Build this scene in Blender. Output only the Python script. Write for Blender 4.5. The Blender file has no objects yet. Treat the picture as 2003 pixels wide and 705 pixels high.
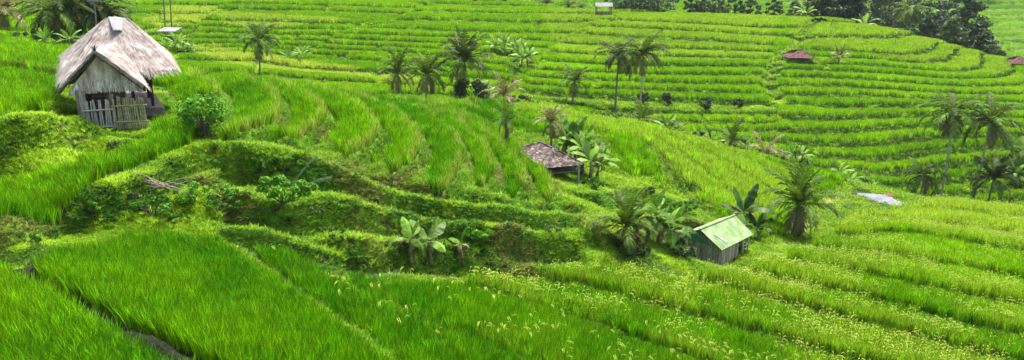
import bpy, math, random
import numpy as np
from mathutils import Vector, Matrix

R = math.radians
SC = bpy.context.scene
# ------------------------------------------------------------------ camera, world, sun
PITCH = R(16.0)
FPX, CX, CY = 1572.0, 1001.5, 352.5
cam_d = bpy.data.cameras.new('camera')
cam_d.sensor_width = 36.0
cam_d.lens = 36.0 * FPX / 2003.0
cam_d.clip_start = 0.1
cam_d.clip_end = 6000
cam = bpy.data.objects.new('camera', cam_d)
SC.collection.objects.link(cam)
cam.location = (0, 0, 0)
cam.rotation_euler = (R(90) - PITCH, 0, 0)
SC.camera = cam

SUN_EL, SUN_AZ = R(66), R(30)          # azimuth measured from +Y towards +X
w = bpy.data.worlds.new('World'); SC.world = w; w.use_nodes = True
nt = w.node_tree
sky = nt.nodes.new('ShaderNodeTexSky'); sky.sky_type = 'NISHITA'; sky.sun_disc = False
sky.sun_elevation = SUN_EL; sky.sun_rotation = SUN_AZ
sky.air_density = 1.0; sky.dust_density = 4.0; sky.ozone_density = 1.0
bg = nt.nodes['Background']; bg.inputs[1].default_value = 0.052
nt.links.new(sky.outputs[0], bg.inputs[0])
sl = bpy.data.lights.new('sun', 'SUN'); sl.energy = 1.5; sl.angle = R(11); sl.color = (1, .95, .86)
so = bpy.data.objects.new('sun', sl); SC.collection.objects.link(so)
so.rotation_euler = Vector((math.sin(SUN_AZ) * math.cos(SUN_EL), math.cos(SUN_AZ) * math.cos(SUN_EL), math.sin(SUN_EL))).to_track_quat('Z', 'Y').to_euler()
so.location = (0, 0, 60)
SC.view_settings.view_transform = 'Standard'
SC.view_settings.look = 'None'
SC.view_settings.gamma = 1
SC.view_settings.exposure = 2.78
SC.render.engine = 'CYCLES'
SC.cycles.max_bounces = 6
SC.cycles.transparent_max_bounces = 8

rng = np.random.default_rng(7)
random.seed(7)

# ------------------------------------------------------------------ projection helpers
CP, SP = math.cos(PITCH), math.sin(PITCH)
def ray(px, py):
    """world direction of a photo pixel, scaled so that y = 1: (u, slope)"""
    a = (px - CX) / FPX; b = (CY - py) / FPX
    k = CP + b * SP
    return a / k, (b * CP - SP) / k
def W(px, py, d):
    u, s = ray(px, py)
    return Vector((u * d, d, s * d))

def tps_fit(P, val, lam=1e-4):
    n = len(P)
    d = np.sqrt(((P[:, None] - P[None]) ** 2).sum(2)) + 1e-9
    K = d * d * np.log(d) + lam * np.eye(n)
    A = np.zeros((n + 3, n + 3)); A[:n, :n] = K
    A[:n, n] = 1; A[:n, n + 1:] = P; A[n:, :n] = A[:n, n:].T
    b = np.zeros(n + 3); b[:n] = val
    return P, np.linalg.solve(A, b)
def tps_eval(f, Q):
    P, c = f; n = len(P)
    out = np.empty(len(Q))
    for i in range(0, len(Q), 20000):
        q = Q[i:i + 20000]
        d = np.sqrt(((q[:, None] - P[None]) ** 2).sum(2)) + 1e-9
        out[i:i + 20000] = (d * d * np.log(d)) @ c[:n] + c[n] + q @ c[n + 1:]
    return out

# ------------------------------------------------------------------ macro terrain (z at photo pixels)
# (px, py, z) -> distance follows from the ray
CTRL = """
0 705 -8.6;200 600 -8.7;80 530 -8.7;380 705 -8.8;100 470 -8.8;-200 600 -8.5;-300 520 -8.6
750 705 -9.9;1000 705 -11.5;1400 705 -14;2003 705 -16.3;2250 705 -17.3
700 600 -10.2;1000 600 -12;1400 600 -14.6;2003 600 -16.5;1700 550 -15.8;2003 540 -17;2250 560 -17.6
600 510 -10;850 550 -11.4;840 520 -11.7;900 510 -12;1150 500 -12.9;1400 505 -15;1500 480 -15.8;1700 470 -16.8;1700 420 -18
2003 470 -17.8;500 465 -9.3;1060 515 -12.7
0 440 -8.2;200 365 -8.0;370 290 -7.8;0 500 -8.8;100 458 -8.9;200 442 -9.0;330 437 -9.1;450 450 -9.4
450 400 -8.9;450 330 -8.4;560 420 -9.3;700 400 -9.6;650 490 -10.3;800 440 -10.7;870 395 -10.3;1000 430 -11.3;1100 440 -12.1;760 480 -11;940 480 -11.8;1040 480 -12.3
0 330 -7.9;150 290 -7.7;260 265 -7.6;210 250 -7.5;0 325 -7.8;0 252 -6.6;160 217 -6.6;100 200 -6.4;0 130 -6.1;0 100 -6.0;-300 100 -5.6;-300 300 -7;-300 420 -8
60 105 -6.2;150 225 -7.3;90 258 -7.5;100 240 -6.7
330 160 -7.6;400 200 -7.7;330 215 -7.6
500 165 -7.8;545 265 -7.9;470 285 -8.0;560 195 -7.8
560 175 -8.3;660 240 -8.4;585 290 -8.6
620 180 -8.9;762 265 -9.0;690 325 -9.2
690 195 -9.5;838 285 -9.6;770 362 -9.8
740 198 -10.1;850 235 -10.2;922 345 -10.3;900 388 -10.4
900 245 -10.8;985 350 -10.9;790 203 -10.7
940 250 -11.3;1047 365 -11.5;1020 402 -11.6
870 212 -11.7;1060 330 -12;1085 410 -12.1
910 207 -12;1000 208 -12.2;1250 250 -14.6;1500 318 -18.2;1650 352 -19;1720 397 -18.8;1800 388 -19.6;2003 415 -20;2200 420 -20.6
1100 230 -12.9;1200 300 -13.2;1300 330 -14.2;1250 270 -13.8;1400 350 -15.8;1500 400 -17;1300 430 -14.7;1200 400 -13.1;1150 470 -12.7
1400 440 -15.5;1550 455 -16.8;1600 440 -17.1;1620 400 -18;1100 350 -12.3;1230 490 -13.5;1150 380 -12.7
"""
# far side: (px, py, z)
FAR = """
110 95 -7.9;0 60 -8.3;-200 50 -8;300 60 -11
450 110 -14.3;420 100 -14.3;700 150 -14.6;850 190 -15;500 175 -14.6;640 120 -14.3;780 202 -15.1
640 65 -12;640 15 -10.2;640 0 -9.8;400 60 -12.1;400 10 -9.9;300 20 -10.3
1000 180 -16;1000 100 -14;1000 30 -12;1000 12 -11.5;850 60 -12.6;850 120 -14.2
1250 200 -17.5;1250 100 -15;1250 28 -12.8;1500 205 -18;1500 100 -15.2;1500 35 -13
1600 210 -18.5;1600 120 -15.8;1600 40 -13.2;1750 210 -19;1750 120 -17;1750 62 -14.8
1900 150 -18.5;1900 105 -17.5;1900 210 -19.5;2003 140 -19;2003 200 -20;2200 220 -21
1100 205 -17.2;1200 230 -18.3;1400 225 -19;1400 285 -19.4;1600 225 -19.5;1600 300 -21;1650 340 -22;1800 300 -22;1800 380 -24.5
2003 330 -23.5;2003 260 -21;2003 400 -25.5;2200 400 -26
"""
# hidden / far away: (px, distance, z)
HID = """
1000 80 -15.8;1250 80 -18.3;900 76 -15.4;700 74 -14.8;560 70 -14;450 70 -12.5;350 72 -11;200 68 -8.6;1500 80 -20.6;1650 78 -22.2;2003 78 -26;1900 77 -25.4
1900 175 -27;1750 190 -24;1600 200 -17.5;2003 165 -25;2100 170 -27
1250 200 -15;1450 205 -16;1000 215 -14;700 220 -9
1960 300 -38;1960 370 -31;1960 430 -26;1800 300 -33;1800 420 -26;2200 300 -40;2200 430 -27
1500 300 -22;1250 300 -20.5;1000 300 -17.6;700 300 -10;300 250 -8;0 200 -9;300 400 -4;-300 200 -7
1500 430 -24;1250 430 -22;1000 430 -19;1960 700 10;1250 700 5;700 700 20;300 700 25;1960 1100 60;1000 1100 60;0 1100 60
0 9 -8.6;700 9 -9.5;1400 12 -12.5;2003 14 -15;2600 14 -16;-600 9 -8.4
"""
def rows(s):
    return [tuple(float(x) for x in r.split()) for r in s.replace('\n', ';').split(';') if r.strip()]
P, V = [], []
for px, py, z in rows(CTRL) + rows(FAR):
    u, s = ray(px, py); P.append((u, math.log(z / s))); V.append(z)
for px, d, z in rows(HID):
    u = (px - CX) / FPX; P.append((u, math.log(d))); V.append(z)
P = np.array(P); V = np.array(V)
fS = tps_fit(P, V, 2e-4)

U0, U1, V0, V1 = -1.05, 1.05, math.log(6.0), math.log(1300.0)
NU, NV = 1050, 1900
CU, CV = 190, 420
def upsample(c):
    yi = np.linspace(0, CV - 1, NV); xi = np.linspace(0, CU - 1, NU)
    y0 = np.clip(yi.astype(int), 0, CV - 2); x0 = np.clip(xi.astype(int), 0, CU - 2)
    fy = (yi - y0)[:, None]; fx = (xi - x0)[None]
    g = c.reshape(CV, CU)
    return (g[y0][:, x0] * (1 - fy) * (1 - fx) + g[y0 + 1][:, x0] * fy * (1 - fx) + g[y0][:, x0 + 1] * (1 - fy) * fx + g[y0 + 1][:, x0 + 1] * fy * fx)
cu = np.linspace(U0, U1, CU); cv = np.linspace(V0, V1, CV)
CUU, CVV = np.meshgrid(cu, cv)
CQ = np.stack([np.clip(CUU.ravel(), -.85, .85), CVV.ravel()], 1)
S = upsample(tps_eval(fS, CQ))
S = np.clip(S, -60, 90)
gu = np.linspace(U0, U1, NU); gv = np.linspace(V0, V1, NV)
UU, VV = np.meshgrid(gu, gv)
YY = np.exp(VV); XX = UU * YY
_cd = np.interp(UU * FPX + CX, [800, 1000, 1250, 1560, 1600, 1750, 1850, 1900, 2003, 2300], [183, 180, 174, 166, 163, 156, 150, 146, 134, 118])
_dr = np.interp(UU * FPX + CX, [700, 900, 1500, 1600, 1750, 2300], [0, 2.0, 3.0, 5, 5, 5])
_t = np.clip((YY - _cd) / 22, 0, 1)
S -= _dr * _t * _t * (3 - 2 * _t) * np.clip((330 - YY) / 100, 0, 1)

def sample(F, x, y):
    x = np.asarray(x, float); y = np.maximum(np.asarray(y, float), 6.01)
    a = np.clip((x / y - U0) / (U1 - U0) * (NU - 1), 0, NU - 1.001)
    b = np.clip((np.log(y) - V0) / (V1 - V0) * (NV - 1), 0, NV - 1.001)
    i = a.astype(int); j = b.astype(int); fa = a - i; fb = b - j
    return F[j, i] * (1 - fa) * (1 - fb) + F[j, i + 1] * fa * (1 - fb) + F[j + 1, i] * (1 - fa) * fb + F[j + 1, i + 1] * fa * fb

CREST = [(-400, 62), (0, 60), (330, 51), (450, 51), (560, 53), (700, 56), (850, 64), (1000, 71), (1250, 74), (1500, 76), (1650, 73), (1720, 68), (1800, 67), (2003, 66), (2400, 66)]
cpx = np.array([c[0] for c in CREST], float); cdd = np.array([c[1] for c in CREST], float)
crest_u = (cpx - CX) / FPX
def crest(u): return np.interp(u, crest_u, cdd)

def hit(px, py, dmin=10.0, field=None):
    """distance at which a photo pixel's ray meets the ground at or beyond dmin"""
    F = S if field is None else field
    u, s = ray(px, py)
    d = np.exp(np.linspace(math.log(dmin), math.log(900), 1600))
    z = sample(F, u * d, d)
    ok = np.nonzero(z >= s * d)[0]
    return u, (d[ok[0]] if len(ok) else 900.0)
def to_uv(pts, far=False):
    o = []
    for p in pts:
        u0 = (p[0] - CX) / FPX
        if len(p) == 3: o.append((u0, math.log(p[2]))); continue
        u, d = hit(p[0], p[1], float(crest(u0)) + 3 if far else 10.0)
        o.append((u, math.log(d)))
    return o
def poly_mask(pts, far=False):
    q = to_uv(pts, far); m = np.zeros(UU.shape, bool); n = len(q)
    j = n - 1
    for i in range(n):
        xi, yi = q[i]; xj, yj = q[j]
        if yi != yj:
            c = ((yi > VV) != (yj > VV)) & (UU < (xj - xi) * (VV - yi) / (yj - yi) + xi)
            m ^= c
        j = i
    return m
def line_dist(pts, far=False):
    """world distance (m) of every grid node to a polyline"""
    q = to_uv(pts, far); D = np.full(UU.shape, 1e3)
    w = [(u * math.exp(v), math.exp(v)) for u, v in q]
    for (x0, y0), (x1, y1) in zip(w[:-1], w[1:]):
        dx, dy = x1 - x0, y1 - y0; l2 = dx * dx + dy * dy + 1e-9
        t = np.clip(((XX - x0) * dx + (YY - y0) * dy) / l2, 0, 1)
        D = np.minimum(D, np.hypot(XX - x0 - t * dx, YY - y0 - t * dy))
    return D
def level(lines, far=False, lam=1e-3):
    Pq, Lv = [], []
    for k, pts in lines:
        for (a, b) in zip(pts[:-1], pts[1:]):
            for t in (0, .5):
                Pq.append(tuple(a[i] + (b[i] - a[i]) * t for i in range(2))); Lv.append(k)
        Pq.append(pts[-1]); Lv.append(k)
    q = np.array(to_uv(Pq, far))
    # drop near-duplicates
    f = tps_fit(q, np.array(Lv, float), lam)
    return upsample(tps_eval(f, CQ))

# value noise on world coordinates
def vnoise(x, y, s, seed=0):
    x = x / s; y = y / s
    xi = np.floor(x).astype(np.int64); yi = np.floor(y).astype(np.int64)
    fx = x - xi; fy = y - yi; fx = fx * fx * (3 - 2 * fx); fy = fy * fy * (3 - 2 * fy)
    def h(a, b):
        n = (a * 374761393 + b * 668265263 + seed * 974711) & 0x7fffffff
        n = ((n ^ (n >> 13)) * 1274126177) & 0x7fffffff
        return ((n ^ (n >> 16)) & 0xffff) / 65535.0
    return (h(xi, yi) * (1 - fx) + h(xi + 1, yi) * fx) * (1 - fy) + (h(xi, yi + 1) * (1 - fx) + h(xi + 1, yi + 1) * fx) * fy

# ------------------------------------------------------------------ terrace lines (level, photo polyline)
FIELD = [
 (0, [(-300, 380), (-80, 470), (70, 540), (200, 610), (380, 705), (560, 800)]),
 (-1, [(250, 380), (430, 470), (600, 590), (760, 705), (880, 800)]),
 (-2, [(400, 400), (560, 490), (700, 580), (860, 650), (1010, 705), (1200, 780)]),
 (-1, [(-500, 480), (-200, 640), (0, 780)]),
]
FIELD = [
 (0, [(-300, 380), (-80, 470), (70, 540), (200, 610), (380, 705), (560, 800)]),
 (1, [(430, 470), (600, 590), (760, 705), (880, 800)]),
 (2, [(560, 490), (700, 580), (860, 650), (1010, 705), (1200, 780)]),
 (3, [(780, 535), (1000, 592), (1150, 640), (1330, 705), (1500, 770)]),
 (4, [(930, 525), (1130, 565), (1340, 625), (1560, 690), (1700, 730)]),
 (5, [(1180, 515), (1400, 570), (1600, 625), (1800, 675), (1950, 715)]),
 (6, [(1340, 520), (1560, 565), (1750, 610), (1900, 650), (2120, 700)]),
 (7, [(1480, 508), (1650, 540), (1850, 580), (2003, 615), (2200, 650)]),
 (8, [(1540, 485), (1750, 512), (1900, 540), (2030, 565), (2200, 600)]),
 (9, [(1590, 462), (1660, 474), (1760, 462), (1850, 480), (2030, 510), (2200, 540)]),
 (10, [(1660, 425), (1830, 440), (2003, 465), (2200, 490)]),
 (11, [(1720, 405), (1850, 415), (2003, 432), (2200, 445)]),
]
FAN = [
 (1, [(395, 165), (440, 178), (455, 215), (445, 250), (420, 280)]),
 (0, [(420, 150), (500, 165), (555, 192), (570, 232), (548, 265), (470, 285)]),
 (-1, [(470, 150), (560, 175), (635, 210), (660, 242), (640, 268), (585, 290)]),
 (-2, [(520, 155), (620, 180), (715, 218), (762, 265), (750, 300), (690, 328)]),
 (-3, [(560, 162), (690, 195), (780, 230), (838, 285), (830, 325), (770, 365)]),
 (-4, [(600, 168), (740, 198), (850, 235), (915, 290), (922, 345), (895, 391)]),
 (-5, [(640, 175), (790, 203), (900, 245), (965, 305), (982, 350), (955, 393)]),
 (-6, [(680, 183), (830, 208), (940, 250), (1020, 320), (1047, 365), (1010, 407)]),
 (-7, [(720, 190), (870, 212), (980, 256), (1060, 330), (1098, 385), (1090, 415)]),
 (-8, [(920, 214), (1030, 252), (1120, 330), (1150, 400)]),
]
BANK = [
 (4, [(470, 292), (560, 296), (620, 318), (690, 345), (770, 378), (870, 402), (950, 402), (1040, 418), (1110, 425)]),
 (3, [(470, 335), (560, 345), (640, 352), (700, 388), (800, 400), (870, 425), (960, 425), (1060, 450)]),
 (2, [(470, 380), (560, 410), (640, 400), (690, 412), (780, 432), (850, 445), (930, 445), (1040, 478)]),
 (1, [(500, 440), (600, 470), (660, 448), (740, 462), (800, 478), (900, 482), (1000, 500)]),
 (0, [(520, 470), (640, 505), (720, 505), (800, 525), (900, 515), (1050, 520)]),
]
RIDGE = [
 (0, [(1150, 390), (1200, 380), (1300, 400)]),
 (1, [(1185, 340), (1230, 352), (1300, 378), (1390, 425)]),
 (2, [(1170, 270), (1215, 305), (1250, 345), (1300, 372)]),
 (3, [(1110, 245), (1200, 262), (1245, 300), (1290, 345), (1330, 380), (1440, 430)]),
 (4, [(1000, 225), (1150, 245), (1250, 282), (1310, 325), (1345, 370), (1420, 415), (1480, 445)]),
 (5, [(1150, 233), (1290, 280), (1370, 335), (1440, 385), (1520, 430)]),
 (6, [(1200, 240), (1330, 280), (1430, 330), (1500, 375), (1560, 420)]),
 (7, [(1300, 262), (1420, 300), (1520, 345), (1610, 385)]),
 (8, [(1400, 290), (1520, 325), (1640, 362)]),
]
def hrow(xs, tab):
    return [(k, list(zip(xs, ys))) for k, ys in tab]
MIDHILL = hrow((1100, 1250, 1400, 1520), [
 (11, (22, 22, 22, 30)), (10, (31, 33, 34, 42)), (9, (38, 45, 51, 57)), (8, (50, 58, 65, 72)), (7, (66, 77, 84, 91)), (6, (87, 96, 101, 106)),
 (5, (106, 113, 116, 119)), (4, (126, 132, 134, 135)), (3, (142, 148, 150, 151)), (2, (158, 164, 167, 169)), (1, (174, 180, 184, 187)),
 (0, (188, 196, 202, 206)), (-1, (205, 222, 224, 226)), (-2, (222, 243, 243, 243)), (-3, (240, 262, 262, 258)), (-4, (260, 282, 282, 276))])
RHILL = [
 (11, [(1540, 42), (1640, 44), (1700, 47), (1760, 52)]),
 (10, [(1550, 60), (1650, 58), (1690, 60), (1750, 64), (1770, 58), (1768, 52)]),
 (9, [(1560, 75), (1640, 77), (1690, 74), (1740, 78), (1775, 68), (1785, 58)]),
 (8, [(1560, 88), (1640, 90), (1731, 95), (1762, 90), (1800, 74), (1805, 62)]),
 (7, [(1550, 100), (1680, 104), (1798, 111), (1828, 96), (1835, 78), (1827, 66)]),
 (6, [(1550, 113), (1690, 118), (1827, 124), (1852, 117), (1868, 98), (1855, 82)]),
 (5, [(1540, 126), (1700, 131), (1870, 143), (1908, 138), (1926, 118), (1910, 98)]),
 (4, [(1535, 140), (1700, 146), (1880, 158), (1955, 153), (1980, 137), (1960, 122)]),
 (3, [(1535, 153), (1700, 160), (1880, 172), (2003, 170), (2060, 160)]),
 (2, [(1530, 170), (1700, 176), (1880, 187), (2003, 187), (2100, 185)]),
 (1, [(1530, 187), (1700, 193), (1880, 201), (2003, 203), (2100, 203)]),
 (0, [(1530, 205), (1700, 209), (1880, 215), (2003, 218), (2100, 220)]),
 (-1, [(1400, 228), (1600, 236), (1750, 235), (1880, 228), (2003, 235)]),
 (-2, [(1400, 246), (1560, 262), (1720, 256), (1860, 246), (2003, 252)]),
 (-3, [(1400, 264), (1540, 284), (1700, 286), (1850, 270), (2003, 270)]),
 (-4, [(1420, 284), (1560, 306), (1720, 318), (1860, 298), (2003, 290)]),
 (-5, [(1560, 326), (1720, 344), (1860, 328), (2003, 312)]),
 (-6, [(1650, 352), (1760, 368), (1880, 356), (2003, 338)]),
 (-7, [(1780, 390), (1900, 382), (2003, 366)]),
 (-8, [(1900, 405), (2003, 392)]),
]
LEFTF = hrow((300, 450, 650, 850, 1000), [
 (11, (-12, -10, -6, -2, 4)), (10, (-2, 0, 4, 9, 14)), (9, (8, 10, 14, 20, 24)), (8, (18, 21, 25, 31, 34)), (7, (30, 32, 36, 43, 47)), (6, (42, 44, 49, 56, 60)),
 (5, (54, 56, 62, 69, 74)), (4, (66, 68, 74, 82, 88)), (3, (76, 79, 85, 94, 102)), (2, (86, 88, 95, 105, 116)), (1, (94, 96, 106, 117, 131)),
 (0, (102, 103, 117, 129, 146)), (-1, (120, 124, 142, 152, 161)), (-2, (140, 146, 162, 172, 176))])

L = {}
L['field'] = level(FIELD); L['fan'] = level(FAN); L['bank'] = level(BANK, lam=3e-3); L['ridge'] = level(RIDGE, lam=3e-3)
L['mid'] = level(MIDHILL, True); L['rh'] = level(RHILL, True, 2e-3); L['left'] = level(LEFTF, True)

L['left'] = np.interp(L['left'], [-4, 6, 8, 9, 11, 14], [-4, 6, 7, 8, 9, 11])
_l1 = np.interp(YY, [100, 125, 150, 175], [(330 - CX) / FPX, (385 - CX) / FPX, (450 - CX) / FPX, (530 - CX) / FPX])
_l2 = np.interp(YY, [105, 118, 130, 175], [(560 - CX) / FPX, (650 - CX) / FPX, (760 - CX) / FPX, (870 - CX) / FPX])
L['left'] = L['left'] + np.where((UU < _l1) & (YY > 108), .45, 0) + np.where((UU > _l2) & (YY > 108), .5, 0)
L['mid'] = np.interp(L['mid'], [-6, 4, 9, 11, 14], [-6, 4, 9, 10, 11.5])
L['rh'] = np.interp(L['rh'], [-9, 7, 9, 12], [-9, 7, 8, 9.6])
# ------------------------------------------------------------------ regions
dc = crest(UU)
near = YY <= dc
REG = np.full(UU.shape, 'grass', dtype='<U6')
def px_line(pts):
    q = to_uv(pts); a = np.array(sorted(q)); return np.interp(UU, a[:, 0], a[:, 1])
vF = px_line([(-400, 585), (0, 542), (60, 526), (100, 500), (250, 474), (330, 476), (500, 494), (640, 542), (760, 570), (860, 574), (960, 552), (1100, 540), (1180, 530), (1330, 553), (1420, 553), (1480, 532), (1545, 508), (1590, 490), (1630, 468), (1655, 438), (1680, 422), (1760, 424), (1800, 406), (2003, 415), (2400, 424)])
isF = near & (VV <= vF)
REG[isF] = 'field'
fan = poly_mask([(405, 282), (470, 288), (548, 270), (600, 294), (650, 272), (692, 331), (755, 306), (772, 368), (832, 330), (845, 388), (898, 394), (926, 352), (958, 396), (986, 360), (1012, 409), (1050, 370), (1085, 413), (1102, 395), (1090, 372), (1050, 322), (1005, 288), (970, 262), (1000, 246), (1020, 0, 75), (850, 0, 68), (700, 0, 60), (560, 0, 57), (450, 0, 55), (330, 0, 55), (328, 215), (360, 235), (372, 262)])
REG[fan & near] = 'fan'
rdg = poly_mask([(940, 0, 69), (968, 256), (1010, 262), (1060, 262), (1180, 262), (1205, 330), (1250, 348), (1300, 362), (1340, 385), (1400, 425), (1440, 428), (1482, 470), (1535, 468), (1560, 432), (1620, 385), (1660, 355), (1700, 0, 76), (1500, 0, 80), (1250, 0, 78)])
REG[rdg & near & (REG != 'fan')] = 'ridge'
ltop = poly_mask([(-500, 300), (-200, 262), (0, 246), (60, 226), (108, 206), (116, 150), (116, 0, 46), (350, 0, 45), (350, 0, 60), (-500, 0, 66)])
REG[ltop & near] = 'ltop'
row = poly_mask([(-400, 620), (-150, 512), (0, 441), (180, 373), (300, 322), (372, 291), (376, 262), (345, 225), (325, 212), (300, 285), (260, 306), (150, 340), (0, 377), (-200, 440), (-400, 520)])
REG[row & near] = 'row'
farr = ~near
um = (1512 - CX) / FPX; ul = (1060 - CX) / FPX
gully_u = np.interp(YY, [96, 110, 125, 145, 160], [(1530 - CX) / FPX, (1500 - CX) / FPX, (1515 - CX) / FPX, (1568 - CX) / FPX, (1592 - CX) / FPX])
div_u = np.interp(YY, [70, 90, 100, 118, 140, 165], [(1090 - CX) / FPX, (1010 - CX) / FPX, (1030 - CX) / FPX, (1070 - CX) / FPX, (1140 - CX) / FPX, (1205 - CX) / FPX])
REG[farr & (UU > gully_u)] = 'rh'
REG[farr & (UU <= gully_u)] = 'mid'
REG[farr & (UU <= div_u)] = 'left'
# the hill's far side and the country beyond
back = farr & ((YY > 182) | ((UU > (1700 - CX) / FPX) & (YY > _cd + 4)))
REG[back] = 'back'
L['back'] = (S + 60) / 1.6 + vnoise(XX, YY, 30, 3) * .6
L['ltop'] = np.interp(YY, [30, 43, 60], [0.02, 1, 2.2]) + UU * .0
L['row'] = np.full(UU.shape, .5)
L['grass'] = L['bank'] * .62 + .1

# ------------------------------------------------------------------ terrace heights and rice mask
def grad(F):
    Fv, Fu = np.gradient(F, gv[1] - gv[0], gu[1] - gu[0])
    fx = Fu / YY; fy = (Fv - UU * Fu) / YY
    return np.hypot(fx, fy) + 1e-5
PAR = {  # step height, riser width m, rice setback past riser, gap before next line
 'field': (.36, .36, .03, .46), 'fan': (.74, .40, .04, .30), 'ridge': (.30, .3, .05, .2), 'mid': (.60, .5, .0, .85), 'rh': (.60, .5, .0, .82),
 'left': (.55, .5, .0, .85), 'back': (1.5, 1.0, .1, .9), 'ltop': (.25, .4, .05, .3), 'row': (0, .3, 0, 0), 'grass': (1.25, .6, 0, 0)}
Z = S.copy(); RICE = np.zeros(UU.shape, bool); EDGE = np.full(UU.shape, 9.0); RIS = np.zeros(UU.shape)
wob = (vnoise(XX, YY, 2.3, 5) - .5) * .05 + (vnoise(XX, YY, 9, 6) - .5) * .10
LEV = np.zeros(UU.shape)
for r, (A, rw, sb, gap) in PAR.items():
    m = REG == r
    if not m.any(): continue
    Lr = L[r] + wob * {'row': 0, 'fan': .5, 'grass': 1.3}.get(r, 1)
    g = np.clip(grad(L[r]), 1e-4, 3)
    f = Lr - np.floor(Lr)
    fr = np.clip(rw * g, 0, .45)
    AA = np.full(UU.shape, A)
    if r == 'field': AA = A * np.clip((Lr - 2.5) * 1.2, -1.0, 1.0)
    if r == 'grass': AA = A * ((UU > (400 - CX) / FPX) & (UU < (1150 - CX) / FPX) & (YY > 23) & (YY < 42) & (Lr > -.6) & (Lr < 3.2))
    saw = np.where(f < fr, -.5 + (1 - fr) * f / fr, .5 - f)
    Z[m] = (S + AA * saw)[m]
    LEV[m] = np.floor(Lr)[m]
    if r != 'grass':
        ok = (f > fr + sb * g) & (f < 1 - gap * g)
        if r == 'row': ok = m
        RICE |= m & ok
        # metres in from the lower edge of the plot
        e = (f - fr) / g
        EDGE[m] = np.where(e > 0, e, 9)[m]
        RIS[m] = np.where(f < fr, 1, 0)[m]
    else:
        RIS[m] = np.where((f < fr) & (np.abs(AA) > 0), 1, 0)[m]
# paths, ditches, bunds: (width, depth, far, photo polyline)
PATHS = [
 (.85, .42, 0, [(48, 538), (70, 552), (190, 628), (380, 735)]),
 (1.5, .5, 0, [(1262, 285), (1295, 318), (1335, 375), (1390, 420)]),
 (1.9, .15, 0, [(1655, 372), (1625, 400), (1590, 430), (1560, 470), (1520, 480)]),
 (2.6, .5, 1, [(1592, 40), (1580, 62), (1560, 85), (1520, 122), (1502, 160), (1528, 205)]),
 (1.2, .2, 1, [(1500, 210), (1600, 212), (1800, 218)]),
 (1.0, .2, 1, [(640, 60), (700, 55), (760, 38), (840, 22)]),
 (1.0, .2, 1, [(390, 42), (450, 25), (515, 3)]),
 (1.0, .2, 1, [(1060, 108), (1100, 82), (1135, 68), (1195, 50), (1212, 30)]),
 (1.0, .2, 1, [(1210, 40), (1260, 42)]),
 (.7, .2, 1, [(1671, 40), (1674, 68)]), (.7, .2, 1, [(1765, 52), (1760, 78), (1745, 90)]),
 (.7, .2, 1, [(1470, 228), (1475, 300)]), (.8, .2, 1, [(1370, 215), (1385, 285)]),
 (.8, .2, 1, [(860, 66), (900, 45), (960, 30)]), (.8, .2, 1, [(560, 85), (620, 65)]),
 (1.0, .2, 1, [(1000, 190), (1010, 130), (1040, 108)]),
]
PATHM = np.zeros(UU.shape); DITCH = np.zeros(UU.shape)
for wd, dp, fr_, pts in PATHS:
    D = line_dist(pts, bool(fr_))
    D = D + (vnoise(XX, YY, .8, 9) - .5) * .3
    RICE &= ~(D < wd * .5)
    t = np.clip(1 - D / (wd * .6), 0, 1)
    Z -= dp * t
    if (wd, dp) == (.85, .42): DITCH = np.maximum(DITCH, np.clip(1.35 - D / 1.0, 0, 1))
    else: PATHM = np.maximum(PATHM, t * (1.0 if wd == 1.9 else .45 if wd < 2 else 0))
# random plot divisions on the far terraces
h = (LEV * 12.9898 + 3.1)
for r, wdt, n in (('left', 1.0, 5), ('back', 2.0, 4), ('mid', .9, 2.2), ('rh', .9, 2.0)):
    m = REG == r
    ph = (np.abs(np.sin(LEV * 12.9898) * 43758.5) % 1.0)
    cell = UU * n * 1.3 + ph * 3 + (np.floor(YY / 40)) * 0
    f = np.abs(cell - np.round(cell)) / (n * 1.3) * YY
    RICE &= ~(m & (f < wdt * .5))
# houses, yards and brush clear the rice
HOUSE = [W(215, 220, 37.2), W(1400, 500, 39.6)]
def clear(x, y, r):
    global RICE
    RICE &= ~(np.hypot(XX - x, YY - y) < r)
clear(-18.0, 36.5, 3.0); clear(-17.0, 38.8, 3.4); clear(-17.2, 34.6, 1.8); clear(-15.6, 36.2, 1.7); clear(-14.8, 37.4, 1.3)
for px, py, far, r in ((1098, 345, 0, 1.9), (1150, 345, 0, 1.8), (1405, 490, 0, 2.2), (1440, 480, 0, 1.6), (1290, 500, 0, 1.6), (1720, 398, 0, 1.9), (1555, 462, 0, .8), (1448, 445, 0, 1.5),
                       (1567, 122, 1, 3), (1640, 122, 1, 1.5), (1180, 34, 1, 3.5), (340, 78, 1, 5.5), (922, 200, 1, 2.6), (780, 202, 1, 1), (1005, 115, 1, 3.0), (1028, 130, 1, 2.5), (590, 105, 1, 2), (1250, 240, 1, 3), (1205, 222, 1, 3)):
    u, d = hit(px, py, float(crest((px - CX) / FPX)) + 3 if far else 10.0)
    clear(u * d, d, r)
clear(*(-.575 * 68, 68), 7.0)
# the wild green gap at the foot of the middle hill
wild = farr & (REG == 'mid') & (L['mid'] < 0.0) & (L['mid'] > -.9)
RICE &= ~wild
RICE &= ~(farr & (np.abs(YY - dc) < 2.2))
RICE &= ~(near & (YY > dc - 5.5 - 2 * vnoise(XX, YY, 2, 77)) & (UU > (1165 - CX) / FPX) & (UU < (1725 - CX) / FPX))          # brushy rim behind the near crest
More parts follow.
